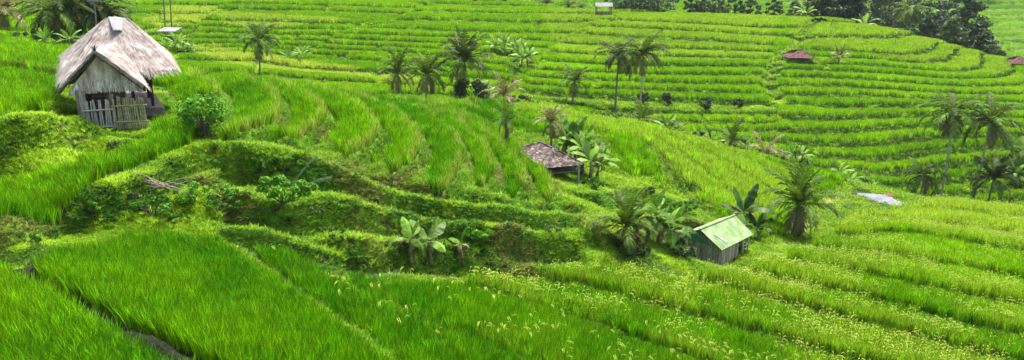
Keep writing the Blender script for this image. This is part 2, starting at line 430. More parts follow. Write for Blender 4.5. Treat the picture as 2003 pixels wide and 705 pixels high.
# steep bank faces: (height, width, polyline) the high side lies beyond the line
def scarp(h_, reach, pts, wdt=.35):
    global Z
    q = to_uv(pts); wpt = np.array([(u * math.exp(v), math.exp(v)) for u, v in q])
    o_ = np.argsort(wpt[:, 0]); wpt = wpt[o_]
    D = line_dist(pts); sd = np.where(YY > np.interp(XX, wpt[:, 0], wpt[:, 1]), D, -D) + (vnoise(XX, YY, 1.1, 61) - .5) * .5
    k = np.clip(sd / wdt, -1, 1) * np.exp(-np.maximum(np.abs(sd) - wdt, 0) / reach)
    Z = Z + h_ * .5 * k * near
scarp(.75, 1.6, [(-260, 350), (0, 300), (90, 268), (168, 238)])
scarp(.6, 1.4, [(-200, 520), (0, 475), (110, 432), (200, 408), (290, 378), (360, 325), (405, 303)])
scarp(.7, 1.2, [(700, 500), (800, 505), (930, 498), (1040, 492), (1110, 462), (1165, 462)])
scarp(.6, 1.0, [(1180, 400), (1230, 380), (1290, 400), (1340, 440)])
scarp(.5, .8, [(420, 350), (470, 325), (560, 320), (600, 345)])
_dy = np.hypot((XX + 17.1) / 2.6, (YY - 34.6) / 1.3); _k = np.clip(1.6 - _dy, 0, 1); _k = _k * _k * (3 - 2 * _k)
Z = Z * (1 - _k) + (-7.52) * _k
_dy = np.hypot((XX + UU * 0 - .2571 * 39.3) / 2.6, (YY - 39.2) / 2.0); _k = np.clip(1.6 - _dy, 0, 1); _k = _k * _k * (3 - 2 * _k)
Z = Z * (1 - _k) + (-15.75) * _k
# bumps
rough = ~RICE
Z += np.where(rough & near, (vnoise(XX, YY, .9, 11) - .5) * .22 + (vnoise(XX, YY, .35, 12) - .5) * .10, 0)
Z += (vnoise(XX, YY, 14, 13) - .5) * .12

def gz(x, y): return float(sample(Z, x, y))
RICEf = RICE.astype(float)

# ------------------------------------------------------------------ mesh building
class MB:
    def __init__(s): s.v = []; s.f = []; s.n = 0; s.c = []
    def add(s, vs, fs, c=None):
        b = s.n; s.v.extend(vs); s.n += len(vs)
        s.f.extend([tuple(i + b for i in f) for f in fs])
        if c is not None: s.c.extend([c] * len(fs))
    def box(s, x0, x1, y0, y1, z0, z1, M=None, c=None):
        vs = [(x, y, z) for x in (x0, x1) for y in (y0, y1) for z in (z0, z1)]
        if M is not None: vs = [tuple(M @ Vector(v)) for v in vs]
        s.add(vs, [(0, 1, 3, 2), (4, 6, 7, 5), (0, 4, 5, 1), (2, 3, 7, 6), (0, 2, 6, 4), (1, 5, 7, 3)], c)
    def tube(s, pts, rad, n=6, c=None, cap=True):
        pts = [Vector(p) for p in pts]; vs = []
        for i, p in enumerate(pts):
            t = (pts[min(i + 1, len(pts) - 1)] - pts[max(i - 1, 0)]).normalized()
            a = t.orthogonal().normalized() if i == 0 else (a0 - t * a0.dot(t)).normalized()
            a0 = a; b = t.cross(a)
            r = rad[i] if isinstance(rad, (list, tuple)) else rad
            for k in range(n):
                th = 2 * math.pi * k / n
                vs.append(tuple(p + (a * math.cos(th) + b * math.sin(th)) * r))
        fs = [(i * n + k, i * n + (k + 1) % n, (i + 1) * n + (k + 1) % n, (i + 1) * n + k) for i in range(len(pts) - 1) for k in range(n)]
        if cap: fs += [tuple(range(n))[::-1], tuple(range((len(pts) - 1) * n, len(pts) * n))]
        s.add(vs, fs, c)
    def mesh(s, name, mat, smooth=False):
        me = bpy.data.meshes.new(name)
        me.from_pydata([tuple(v) for v in s.v], [], s.f)
        if mat: me.materials.append(mat)
        if s.c:
            at = me.attributes.new('br', 'FLOAT', 'FACE'); at.data.foreach_set('value', np.array(s.c, np.float32))
        if smooth: me.shade_smooth()
        me.update(); return me
    def obj(s, name, mat, parent=None, smooth=False):
        o = bpy.data.objects.new(name, s.mesh(name, mat, smooth)); SC.collection.objects.link(o)
        if parent: o.parent = parent
        return o
def tag(o, label=None, cat=None, group=None, kind=None):
    if label: o['label'] = label
    if cat: o['category'] = cat
    if group: o['group'] = group
    if kind: o['kind'] = kind
    return o
def thing(name, loc, label, cat, group=None, rz=0):
    o = bpy.data.objects.new(name, None); SC.collection.objects.link(o)
    o.location = loc; o.rotation_euler = (0, 0, rz); o.empty_display_size = .3
    return tag(o, label, cat, group)

# ------------------------------------------------------------------ materials
def mat(name):
    m = bpy.data.materials.new(name); m.use_nodes = True; n = m.node_tree
    return m, n, n.nodes['Principled BSDF']
def noise_mat(name, cols, scale=4, rough=.85, stretch=(1, 1, 1), bump=0, detail=6, coord='Object', br=0, distort=0, metallic=0):
    m, n, p = mat(name)
    tc = n.nodes.new('ShaderNodeTexCoord'); mp = n.nodes.new('ShaderNodeMapping'); mp.inputs['Scale'].default_value = stretch
    no = n.nodes.new('ShaderNodeTexNoise'); no.inputs['Scale'].default_value = scale; no.inputs['Detail'].default_value = detail; no.inputs['Distortion'].default_value = distort
    cr = n.nodes.new('ShaderNodeValToRGB')
    n.links.new(tc.outputs[coord], mp.inputs[0]); n.links.new(mp.outputs[0], no.inputs['Vector']); n.links.new(no.outputs[0], cr.inputs[0])
    el = cr.color_ramp.elements
    k = len(cols)
    for i, c in enumerate(cols):
        pos = .3 + .4 * i / (k - 1)
        if i < 2: e = el[i]; e.position = pos
        else: e = el.new(pos)
        e.color = (*c, 1)
    out = cr.outputs[0]
    if br:
        at = n.nodes.new('ShaderNodeAttribute'); at.attribute_name = 'br'
        mr = n.nodes.new('ShaderNodeMapRange'); mr.inputs[3].default_value = 1 - br; mr.inputs[4].default_value = 1 + br
        mx = n.nodes.new('ShaderNodeVectorMath'); mx.operation = 'SCALE'
        n.links.new(at.outputs['Fac'], mr.inputs[0]); n.links.new(out, mx.inputs[0]); n.links.new(mr.outputs[0], mx.inputs['Scale'])
        out = mx.outputs[0]
    n.links.new(out, p.inputs['Base Color'])
    p.inputs['Roughness'].default_value = max(rough, .75); p.inputs['Metallic'].default_value = metallic; p.inputs['Specular IOR Level'].default_value = .15
    if bump:
        b = n.nodes.new('ShaderNodeBump'); b.inputs['Strength'].default_value = bump; b.inputs['Distance'].default_value = .05
        n.links.new(no.outputs[0], b.inputs['Height']); n.links.new(b.outputs[0], p.inputs['Normal'])
    return m
def leaf_mat(name, col=None, trans=.45, inst=False, var=.35, rough=.5, spec=.25):
    """diffuse + translucent leaf; colour from the instance or fixed; per-leaf variation from face attribute br"""
    m, n, p = mat(name)
    if inst:
        a = n.nodes.new('ShaderNodeAttribute'); a.attribute_type = 'INSTANCER'; a.attribute_name = 'col'; src = a.outputs['Color']
    else:
        a = n.nodes.new('ShaderNodeRGB'); a.outputs[0].default_value = (*col, 1); src = a.outputs[0]
    b = n.nodes.new('ShaderNodeAttribute'); b.attribute_name = 'br'
    mr = n.nodes.new('ShaderNodeMapRange'); mr.inputs[3].default_value = 1 - var; mr.inputs[4].default_value = 1 + var
    mx = n.nodes.new('ShaderNodeVectorMath'); mx.operation = 'SCALE'
    n.links.new(b.outputs['Fac'], mr.inputs[0]); n.links.new(src, mx.inputs[0]); n.links.new(mr.outputs[0], mx.inputs['Scale'])
    n.links.new(mx.outputs[0], p.inputs['Base Color'])
    p.inputs['Roughness'].default_value = rough; p.inputs['Specular IOR Level'].default_value = spec
    t = n.nodes.new('ShaderNodeBsdfTranslucent'); n.links.new(mx.outputs[0], t.inputs[0])
    ms = n.nodes.new('ShaderNodeMixShader'); ms.inputs[0].default_value = trans
    n.links.new(p.outputs[0], ms.inputs[1]); n.links.new(t.outputs[0], ms.inputs[2])
    n.links.new(ms.outputs[0], n.nodes['Material Output'].inputs[0])
    return m
M = {}
M['rice'] = leaf_mat('rice_leaf', inst=True, trans=.26, var=.6, rough=.6, spec=.10)
M['ear'] = leaf_mat('rice_ear', (.48, .58, .07), trans=.35, var=.3)
M['palm'] = leaf_mat('palm_leaf', (.075, .135, .010), trans=.3, var=.8, rough=.6, spec=.15)
M['palm_dark'] = leaf_mat('palm_leaf_dark', (.045, .07, .010), trans=.25, var=.8, rough=.6, spec=.15)
M['palm_dry'] = leaf_mat('palm_leaf_dry', (.17, .15, .05), trans=.25, var=.5)
M['banana'] = leaf_mat('banana_leaf', (.13, .26, .025), trans=.4, var=.6, rough=.5, spec=.2)
M['banana_pale'] = leaf_mat('banana_leaf_pale', (.18, .31, .045), trans=.4, var=.6, rough=.5, spec=.2)
M['banana_dark'] = leaf_mat('banana_leaf_dark', (.055, .12, .015), trans=.35, var=.6, rough=.5, spec=.2)
M['bush'] = leaf_mat('bush_leaf', (.10, .27, .015), trans=.35, var=.6, spec=.12)
M['weed'] = leaf_mat('weed_leaf', (.06, .17, .012), trans=.3, var=.6, spec=.12)
M['shrub_dark'] = leaf_mat('shrub_leaf_dark', (.030, .065, .015), trans=.2, var=.6)
M['tree'] = leaf_mat('tree_leaf', (.045, .085, .022), trans=.25, var=.6)
M['tree_hazed'] = leaf_mat('tree_leaf_hazed', (.050, .080, .040), trans=.25, var=.5)  # leaf green greyed towards blue for far trees, haze put into the colour
M['tree_lite'] = leaf_mat('tree_leaf_light', (.09, .15, .035), trans=.3, var=.5)
M['dry'] = leaf_mat('dry_leaf', (.26, .20, .11), trans=.2, var=.4)
M['bark'] = noise_mat('palm_bark', [(.10, .085, .06), (.24, .21, .16)], 3, .9, (1, 1, 6), .5)
M['bark_pale'] = noise_mat('pale_bark', [(.26, .22, .16), (.52, .46, .35)], 3, .9, (1, 1, 8), .5)
M['bark_dark'] = noise_mat('tree_bark', [(.05, .04, .03), (.14, .11, .08)], 5, .9, (1, 1, .4), .5)
M['stem'] = noise_mat('banana_stem', [(.07, .045, .025), (.28, .22, .13)], 6, .7, (4, 4, .6), .4)
M['thatch'] = noise_mat('thatch', [(.27, .22, .19), (.41, .355, .315), (.54, .485, .445)], 2.0, .95, (1, 1, 1), .6, 8, br=.28)
M['thatch_pale'] = noise_mat('pale_thatch', [(.20, .14, .115), (.46, .36, .31), (.68, .59, .54)], 3.5, .95, (1, 1, .3), .5, 8, br=.7)  # pale straw, albedo also raised to offset the shade on the gable end
M['thatch_dark'] = noise_mat('thatch_binding', [(.03, .022, .016), (.10, .075, .05)], 9, .95, (1, 1, 1), .6)
M['plank'] = noise_mat('weathered_plank', [(.13, .10, .085), (.28, .23, .20)], 3, .85, (1, 6, 14), .4, br=.25)
M['plank_brown'] = noise_mat('brown_plank', [(.11, .08, .06), (.30, .23, .18)], 3, .8, (8, 8, 1), .4, br=.3)
M['wall_tan'] = noise_mat('weathered_bamboo_wall', [(.17, .13, .10), (.40, .33, .27)], 3, .85, (8, 8, 1), .4, br=.35)
M['slat'] = noise_mat('pale_slat', [(.32, .27, .22), (.60, .54, .45)], 5, .85, (6, 6, 1), .3, br=.2)
M['bamboo'] = noise_mat('bamboo', [(.20, .19, .08), (.44, .38, .22)], 4, .6, (1, 1, 2), .2, br=.3)
M['post'] = noise_mat('dark_post', [(.018, .013, .011), (.05, .038, .03)], 6, .7, (4, 4, 1), .2)
M['post_pale'] = noise_mat('pale_post', [(.30, .28, .24), (.5, .47, .42)], 6, .8, (4, 4, 1), .2)
M['tile'] = noise_mat('weathered_shingle', [(.10, .06, .05), (.22, .16, .135), (.42, .37, .34)], 3.2, .9, (1, 1, 1), .3, 8, br=.55)
M['tile_red'] = noise_mat('red_brown_tile', [(.06, .03, .025), (.15, .08, .065)], 6, .85, (1, 1, 1), .3, 8, br=.4)
M['green_metal'] = noise_mat('green_painted_sheet', [(.13, .20, .08), (.20, .29, .12), (.29, .36, .20)], 2.2, .55, (1, 1, 1), .03, 6, br=.05)
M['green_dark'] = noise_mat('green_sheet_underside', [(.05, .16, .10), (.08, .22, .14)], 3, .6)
M['grey_metal'] = noise_mat('grey_corrugated_sheet', [(.16, .16, .18), (.235, .235, .26)], 1.5, .5, (1, 1, 1), .05, 6)
M['white'] = noise_mat('white_sheet', [(.22, .22, .23), (.33, .33, .34)], 3, .8, (1, 1, 1), .4)
M['white_metal'] = noise_mat('white_roof_sheet', [(.17, .165, .19), (.24, .235, .26)], 2, .6)
M['red'] = noise_mat('red_sheet', [(.12, .025, .02), (.18, .035, .03)], 3, .6)
M['blue'] = noise_mat('blue_sheet', [(.10, .28, .42), (.16, .38, .52)], 3, .6)
M['twig'] = noise_mat('dry_twig', [(.22, .17, .11), (.42, .34, .24)], 5, .9)
M['flower'] = leaf_mat('red_leaf', (.30, .03, .03), trans=.3, var=.4)
M['metal_post'] = noise_mat('grey_post', [(.10, .10, .09), (.2, .2, .18)], 5, .6)

def ground_material():
    m, n, p = mat('ground_soil_and_turf')
    def N(t): return n.nodes.new(t)
    tc = N('ShaderNodeTexCoord')
    def noise(s, d=6):
        o = N('ShaderNodeTexNoise'); o.inputs['Scale'].default_value = s; o.inputs['Detail'].default_value = d
        n.links.new(tc.outputs['Object'], o.inputs['Vector']); return o
    def ramp(src, stops):
        c = N('ShaderNodeValToRGB'); n.links.new(src, c.inputs[0]); e = c.color_ramp.elements
        for i, (pz, col) in enumerate(stops):
            q = e[i] if i < 2 else e.new(pz)
            q.position = pz; q.color = (*col, 1)
        return c.outputs[0]
    def mix(f, a, b):
        x = N('ShaderNodeMix'); x.data_type = 'RGBA'; n.links.new(f, x.inputs[0]); n.links.new(a, x.inputs[6]); n.links.new(b, x.inputs[7]); return x.outputs[2]
    def attr(nm):
        a = N('ShaderNodeAttribute'); a.attribute_name = nm; return a.outputs['Fac']
    n1 = noise(1.7); n2 = noise(9)
    turf = ramp(n1.outputs[0], [(.35, (.05, .12, .006)), (.5, (.10, .20, .008)), (.66, (.17, .25, .015))])
    soil = ramp(n2.outputs[0], [(.35, (.018, .014, .009)), (.65, (.055, .032, .018))])
    mud = ramp(n2.outputs[0], [(.35, (.006, .009, .004)), (.65, (.016, .020, .008))])
    path = ramp(n1.outputs[0], [(.35, (.13, .17, .035)), (.6, (.24, .20, .085))])
    sf = N('ShaderNodeMath'); sf.operation = 'MULTIPLY'; n.links.new(attr('steep'), sf.inputs[0])
    r1 = ramp(n1.outputs[0], [(.50, (0, 0, 0)), (.66, (1, 1, 1))]); n.links.new(r1, sf.inputs[1])
    c = mix(sf.outputs[0], turf, soil)
    c = mix(attr('path'), c, path)
    c = mix(attr('mud'), c, mud)
    n.links.new(c, p.inputs['Base Color']); p.inputs['Roughness'].default_value = .95; p.inputs['Specular IOR Level'].default_value = .15
    b = N('ShaderNodeBump'); b.inputs['Strength'].default_value = .6; b.inputs['Distance'].default_value = .08
    n.links.new(n2.outputs[0], b.inputs['Height']); n.links.new(b.outputs[0], p.inputs['Normal'])
    return m
M['ground'] = ground_material()

# ------------------------------------------------------------------ the ground sheet
def grid_mesh(name, X, Y, Zg, mt):
    nv, nu = X.shape
    me = bpy.data.meshes.new(name)
    co = np.stack([X, Y, Zg], -1).reshape(-1, 3).astype(np.float32)
    idx = np.arange(nv * nu).reshape(nv, nu)
    f = np.stack([idx[:-1, :-1], idx[:-1, 1:], idx[1:, 1:], idx[1:, :-1]], -1).reshape(-1, 4).astype(np.int32)
    me.vertices.add(len(co)); me.vertices.foreach_set('co', co.ravel())
    me.loops.add(f.size); me.loops.foreach_set('vertex_index', f.ravel())
    me.polygons.add(len(f)); me.polygons.foreach_set('loop_start', np.arange(0, f.size, 4, dtype=np.int32)); me.polygons.foreach_set('loop_total', np.full(len(f), 4, np.int32))
    me.polygons.foreach_set('use_smooth', np.ones(len(f), bool))
    me.update(calc_edges=True); me.materials.append(mt)
    o = bpy.data.objects.new(name, me); SC.collection.objects.link(o)
    return o
ground = grid_mesh('ground', XX, YY, Z, M['ground'])
tag(ground, kind='structure')
slope = grad(Z)
STEEP = np.clip((slope - .45) * 1.6, 0, 1) * (near)
def vattr(name, F):
    a = ground.data.attributes.new(name, 'FLOAT', 'POINT'); a.data.foreach_set('value', F.ravel().astype(np.float32))
vattr('steep', STEEP); vattr('path', PATHM * .7); vattr('mud', np.maximum(RICEf * .9, np.clip(DITCH * 3, 0, 1)))

# ------------------------------------------------------------------ instanced ground cover
def blade_tuft(name, n, rad, h, wd, lean, curve, mt, seed, droop=0, seg=2, hv=.72):
    rd = np.random.default_rng(seed); mb = MB()
    for i in range(n):
        a = rd.uniform(0, 2 * math.pi); r = rad * math.sqrt(rd.uniform())
        x, y = r * math.cos(a), r * math.sin(a)
        hh = h * rd.uniform(hv, 1.06); b = rd.uniform(0, 2 * math.pi); ln = abs(rd.normal(0, lean)) + .03
        dx, dy = math.cos(b), math.sin(b); tx, ty = -dy, dx
        t2 = rd.uniform(0, math.pi); tx, ty = math.cos(t2), math.sin(t2)
        w_ = wd * rd.uniform(.7, 1.3)
        vs = []
        for k in range(seg + 1):
            t = k / seg
            out = hh * (ln * t + curve * t * t * rd.uniform(.6, 1.2)); zz = hh * (t - droop * t * t)
            ww = w_ * (1 - .15 * t) * .5 if k < seg else w_ * .08
            vs += [(x + dx * out - tx * ww, y + dy * out - ty * ww, zz - .04), (x + dx * out + tx * ww, y + dy * out + ty * ww, zz - .04)]
        mb.add(vs, [(2 * k, 2 * k + 1, 2 * k + 3, 2 * k + 2) for k in range(seg)], rd.uniform())
    return mb.mesh(name, mt)
def ear_tuft(name, n, rad, h, sz, seed):
    rd = np.random.default_rng(seed); mb = MB()
    for i in range(n):
        a = rd.uniform(0, 2 * math.pi); r = rad * math.sqrt(rd.uniform()); x, y = r * math.cos(a), r * math.sin(a)
        b = rd.uniform(-1.6, 1.6); dx, dy = math.cos(b), math.sin(b)
        hh = h * rd.uniform(.9, 1.08); L_ = .20 * rd.uniform(.8, 1.2) * (1 + sz * 5); c = rd.uniform()
        pts = []
        for k in range(5):
            t = k / 4; an = 1.2 - 2.3 * t
            if k == 0: pts.append(Vector((x, y, hh - L_ * .4)))
            else: pts.append(pts[-1] + Vector((dx * math.cos(an), dy * math.cos(an), math.sin(an))) * L_ / 4)
        mb.tube(pts, [sz * .4, sz * .9, sz, sz * .9, sz * .35], 4, c, cap=False)
    return mb.mesh(name, M['ear'])

def gn_group():
    g = bpy.data.node_groups.new('scatter', 'GeometryNodeTree')
    g.interface.new_socket('Geometry', in_out='INPUT', socket_type='NodeSocketGeometry')
    g.interface.new_socket('Collection', in_out='INPUT', socket_type='NodeSocketCollection')
    g.interface.new_socket('Geometry', in_out='OUTPUT', socket_type='NodeSocketGeometry')
    gi = g.nodes.new('NodeGroupInput'); go = g.nodes.new('NodeGroupOutput')
    ip = g.nodes.new('GeometryNodeInstanceOnPoints'); ci = g.nodes.new('GeometryNodeCollectionInfo')
    ci.inputs['Separate Children'].default_value = True; ci.inputs['Reset Children'].default_value = True
    ip.inputs['Pick Instance'].default_value = True
    def na(nm, ty):
        a = g.nodes.new('GeometryNodeInputNamedAttribute'); a.data_type = ty; a.inputs['Name'].default_value = nm; return a.outputs['Attribute']
    l = g.links.new
    l(gi.outputs[0], ip.inputs['Points']); l(gi.outputs[1], ci.inputs[0]); l(ci.outputs[0], ip.inputs['Instance'])
    l(na('var', 'INT'), ip.inputs['Instance Index'])
    e2r = g.nodes.new('FunctionNodeEulerToRotation'); l(na('rot', 'FLOAT_VECTOR'), e2r.inputs[0]); l(e2r.outputs[0], ip.inputs['Rotation'])
    l(na('scl', 'FLOAT_VECTOR'), ip.inputs['Scale'])
    l(ip.outputs[0], go.inputs[0])
    return g
GN = gn_group()
def scatter(name, meshes, pts, rot, scl, col, var, label, cat):
    coll = bpy.data.collections.new(name + '_kinds')
    for i, me in enumerate(meshes):
        coll.objects.link(bpy.data.objects.new('%s_kind_%02d' % (name, i), me))
    me = bpy.data.meshes.new(name); me.vertices.add(len(pts)); me.vertices.foreach_set('co', pts.astype(np.float32).ravel())
    def A(nm, ty, F, key):
        a = me.attributes.new(nm, ty, 'POINT'); a.data.foreach_set(key, F.ravel())
    A('rot', 'FLOAT_VECTOR', rot.astype(np.float32), 'vector'); A('scl', 'FLOAT_VECTOR', scl.astype(np.float32), 'vector')
    A('col', 'FLOAT_VECTOR', col.astype(np.float32), 'vector'); A('var', 'INT', var.astype(np.int32), 'value')
    o = bpy.data.objects.new(name, me); SC.collection.objects.link(o)
    md = o.modifiers.new('scatter', 'NODES'); md.node_group = GN
    idn = [s.identifier for s in GN.interface.items_tree if s.name == 'Collection'][0]
    md[idn] = coll
    me.update()
    return tag(o, label, cat, kind='stuff')
def jgrid(d0, d1, sp, umax=1.0):
    ys = np.arange(d0, d1, sp); out = []
    xs = np.arange(-umax * d1, umax * d1, sp)
    X, Y = np.meshgrid(xs, ys); X = X.ravel(); Y = Y.ravel()
    k = np.abs(X / Y) < umax; X = X[k]; Y = Y[k]
    X = X + rng.uniform(-.5, .5, len(X)) * sp; Y = Y + rng.uniform(-.5, .5, len(X)) * sp
    k = (Y >= d0) & (Y < d1); return X[k], Y[k]

BANDS = [  # d0 d1 spacing  blades radius width
 (9, 26, .135, 16, .06, .016), (26, 48, .175, 22, .12, .022), (48, 80, .34, 34, .28, .034), (80, 125, .44, 40, .36, .05), (125, 215, .66, 44, .52, .075), (215, 620, 2.1, 50, 1.9, .2)]
def region_at(x, y):
    a = np.clip(np.round((x / y - U0) / (U1 - U0) * (NU - 1)).astype(int), 0, NU - 1)
    b = np.clip(np.round((np.log(y) - V0) / (V1 - V0) * (NV - 1)).astype(int), 0, NV - 1)
    return REG[b, a], LEV[b, a]

LV = lambda F, x, y: sample(F, x, y)
# pale, yellowing plots (photo polygons)
PALE = np.zeros(UU.shape)
for pts, far, v in (([(345, 100), (420, 90), (640, 135), (820, 160), (850, 185), (640, 150), (420, 125)], True, .9),
                    ([(340, 15), (440, 20), (400, 45), (250, 48)], True, 1.0), ([(420, 25), (560, 35), (700, 48), (560, 58), (430, 50)], True, .55),
                    ([(940, 205), (1200, 232), (1500, 322), (1600, 372), (1480, 440), (1350, 380), (1250, 280), (1000, 228)], False, .38),
                    ([(1620, 430), (1850, 470), (2100, 500), (2100, 405), (1700, 400)], False, .5),
                    ([(1640, 30), (1800, 45), (1980, 130), (1990, 160), (1700, 110), (1540, 95), (1540, 35)], True, .35),
                    ([(1050, 25), (1580, 25), (1500, 120), (1100, 120)], True, .35)):
    PALE = np.maximum(PALE, poly_mask(pts, far) * v)
# ears: density on field plots
def ear_density(x, y):
    reg, lev = region_at(x, y)
    f = LV(L['field'], x, y); e = LV(EDGE, x, y)
    n = vnoise(x, y, 2.2, 21) * .6 + vnoise(x, y, .7, 22) * .4
    d = np.zeros(len(x))
    fld = reg == 'field'
    edge = np.exp(-np.maximum(e, 0) / 1.0)
    base = np.clip((f - 1.2) / 2.0, 0, 1)
    big = np.clip((f - 8.6), 0, 1)
    d = np.where(fld, base * (edge * .9 + .05) * np.clip((n - .36) * 3.2, 0, 1) + big * .55 * np.clip((n - .2) * 2, 0, 1), 0)
    x0 = x / y
    d += np.where(fld & (f > 3.2) & (f < 8.6), .40 * np.clip((vnoise(x, y, 3.0, 44) - .45) * 4, 0, 1), 0)
    p = LV(PALE, x, y)
    d += np.where((reg == 'ridge'), .50 * p * np.clip((n - .25) * 2, 0, 1), 0)
    d += np.where((reg == 'left') | (reg == 'mid') | (reg == 'rh'), .45 * np.clip(p - .3, 0, 1) * np.clip((n - .2) * 2, 0, 1) + .12 * np.clip((n - .5) * 3, 0, 1), 0)
    return np.clip(d, 0, 1)

rice_meshes = []; ears_meshes = []; grass_meshes = []
R_ = {k: [] for k in ('p', 'r', 's', 'c', 'v')}; E_ = {k: [] for k in ('p', 'r', 's', 'c', 'v')}; G_ = {k: [] for k in ('p', 'r', 's', 'c', 'v')}
def push(D, p, r, s, c, v):
    D['p'].append(p); D['r'].append(r); D['s'].append(s); D['c'].append(c); D['v'].append(v)
for bi, (d0, d1, sp, nb, rad, wd) in enumerate(BANDS):
    for q in range(3):
        rice_meshes.append(blade_tuft('rice_tuft', nb, rad, .78, wd, .085 if bi < 2 else .12, .17, M['rice'], 100 + bi * 3 + q, droop=.08, seg=3 if bi < 2 else 2, hv=.72 if bi < 3 else .86))
    ears_meshes.append(ear_tuft('ear_tuft', 4 if bi < 3 else 6, max(rad, .12), .84, max(.008, wd * .45), 200 + bi))
    X, Y = jgrid(d0, d1, sp)
    reg, lev = region_at(X, Y)
    k = LV(RICEf, X, Y) > .5
    x, y, rg, lv = X[k], Y[k], reg[k], lev[k]
    n = len(x)
    z = LV(Z, x, y)
    n1 = vnoise(x, y, 6, 31); n2 = vnoise(x, y, 1.3, 32); n3 = vnoise(x, y, 22, 33)
    hh = .9 + (.30 if bi < 3 else .12) * (n2 - .5) + .12 * (n1 - .5) + rng.normal(0, .05 if bi < 3 else .02, n)
    tn = rng.normal(0, .13, n)
    plot = np.abs(np.sin(lv * 78.233 + (rg == 'left') * 3.7) * 4375.85) % 1.0
    pale = LV(PALE, x, y); e = LV(EDGE, x, y)
    # greens, linear reflectance
    c0 = np.array([.092, .275, .001]); c1 = np.array([.310, .545, .002]); c2 = np.array([.50, .60, .06])
    t = np.clip(.16 + .45 * (n1 - .5) + .35 * (n3 - .5) + .35 * (n2 - .5) + tn, -.3, 1)
    isfar = (rg == 'left') | (rg == 'mid') | (rg == 'rh') | (rg == 'back')
    t = np.where(isfar, t + .50 + .35 * (plot - .5), t)
    t = np.where(rg == 'mid', t + .12, t)
    t = np.where(rg == 'ridge', t + .35, t)
    t = np.where((rg == 'fan'), t + .12 + .22 * (plot - .5) + .30 * np.clip(1 - e / 1.0, 0, 1) - .1, t)
    t = np.where(rg == 'field', t + np.clip((LV(L['field'], x, y) - 5) * .07, -.05, .35), t)
    t = np.where(rg == 'ltop', t + .2, t)
    t = np.clip(t, -.25, 1.0)[:, None]
    col = c0 * (1 - t) + c1 * t
    col = col * np.exp(rng.normal(0, .27 if bi < 3 else .08, n))[:, None]
    pp = np.clip(pale * (.6 + .7 * n2), 0, .9)[:, None]
    col = col * (1 - pp) + c2 * pp
    # straw coloured outer plants on the fan's plots
    et = np.clip(ear_density(x, y) * .9, 0, .5)[:, None]
    col = col * (1 - et) + np.array([.40, .52, .03]) * et
    dr = np.where((rg == 'fan') | (rg == 'ltop') | (rg == 'row'), np.clip(1 - e / .38, 0, 1) * (n2 > .25), 0)[:, None] * .85
    col = col * (1 - dr) + np.array([.42, .44, .08]) * dr
    dr2 = np.where(isfar, np.clip(.35 - e, 0, .35) / .35 * (vnoise(x, y, 5, 40) > .35), 0)[:, None] * .35
    col = col * (1 - dr2) + np.array([.30, .26, .10]) * dr2
    rot = np.stack([rng.normal(0.0, .05, n), rng.normal(0, .05, n), rng.uniform(0, 6.283, n)], 1)
    # outer plants lean outwards and downhill a little
    s = np.stack([np.ones(n), np.ones(n), hh], 1)
    push(R_, np.stack([x, y, z], 1), rot, s, col, np.full(n, bi * 3) + rng.integers(0, 3, n))
    # ears
    de = ear_density(x, y)
    kk = rng.uniform(size=n) < de * (.55 if bi < 2 else .6)
    m_ = kk.sum()
    if m_:
        rot = np.stack([np.zeros(m_), np.zeros(m_), rng.normal(.2, .6, m_)], 1)
        push(E_, np.stack([x[kk], y[kk], z[kk] + .78 * (hh[kk] - 1)], 1), rot, np.ones((m_, 3)) * rng.uniform(.9, 1.15, m_)[:, None], col[kk], np.full(m_, bi))
    # turf and weeds
    grass_meshes.append(blade_tuft('turf_tuft', nb + 12, rad * 1.5, [.13, .16, .22, .3, .35, .4][bi], wd * 1.1, .7, .45, M['rice'], 300 + bi, droop=.25))
    grass_meshes.append(blade_tuft('weed_tuft', int(nb * .8), rad * 1.2, [.26, .30, .42, .5, .5, .5][bi], wd * 1.3, .5, .6, M['rice'], 330 + bi, droop=.5))
    if bi < 3:
        X, Y = jgrid(d0, d1, sp * (.62 if bi < 2 else .7)); reg, lev = region_at(X, Y)
    k = (LV(RICEf, X, Y) < .4) & (reg != 'back')
    x, y, rg = X[k], Y[k], reg[k]
    pth = LV(PATHM, x, y); st = LV(STEEP, x, y)
    n1 = vnoise(x, y, 3.1, 51); n2 = vnoise(x, y, .9, 52); n3 = vnoise(x, y, 1.7, 53)
    keep = rng.uniform(size=len(x)) < np.clip(1.0 - pth * .9 - st * np.clip((n3 - .66) * 5, 0, .5), 0.04, 1)
    mudc = (rg == 'field') & (LV(L['field'], x, y) < .4)
    keep &= ~(LV(DITCH, x, y) > .15)
    keep &= ~(mudc & (rng.uniform(size=len(x)) < .8) & (y < 24) & (x > -12.5))
    x, y, rg, n1, n2, n3, st = [a[keep] for a in (x, y, rg, n1, n2, n3, st)]
    n = len(x); z = LV(Z, x, y)
    farg = (rg == 'left') | (rg == 'mid') | (rg == 'rh')
    weed = ((n1 * .6 + n2 * .4 + st * .30) > .66) & (rng.uniform(size=n) < .7) & ~farg & ((x / y > -.5) | (y < 27))
    weed &= (rg != 'fan') & (rg != 'field')
    weed |= (st > .35) & (rg != 'fan') & (rng.uniform(size=n) < .22)  # extra dark weeds on steep faces, standing in for overhang shade
    weed |= (y > LV(dc, x, y) - 1) & (y < LV(dc, x, y) + 4) & (rng.uniform(size=n) < .5)
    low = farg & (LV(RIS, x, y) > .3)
    t = np.clip(.5 + 1.4 * (n1 - .5) + .8 * (n3 - .5), 0, 1)[:, None]
    col = np.array([.15, .29, .008]) * (1 - t) + np.array([.26, .42, .012]) * t
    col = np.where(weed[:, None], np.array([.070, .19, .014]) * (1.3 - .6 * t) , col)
    col = np.where((st > .35)[:, None], col * np.array([.88, .9, .9]), col)  # steep faces tinted darker, shade put into the grass colour
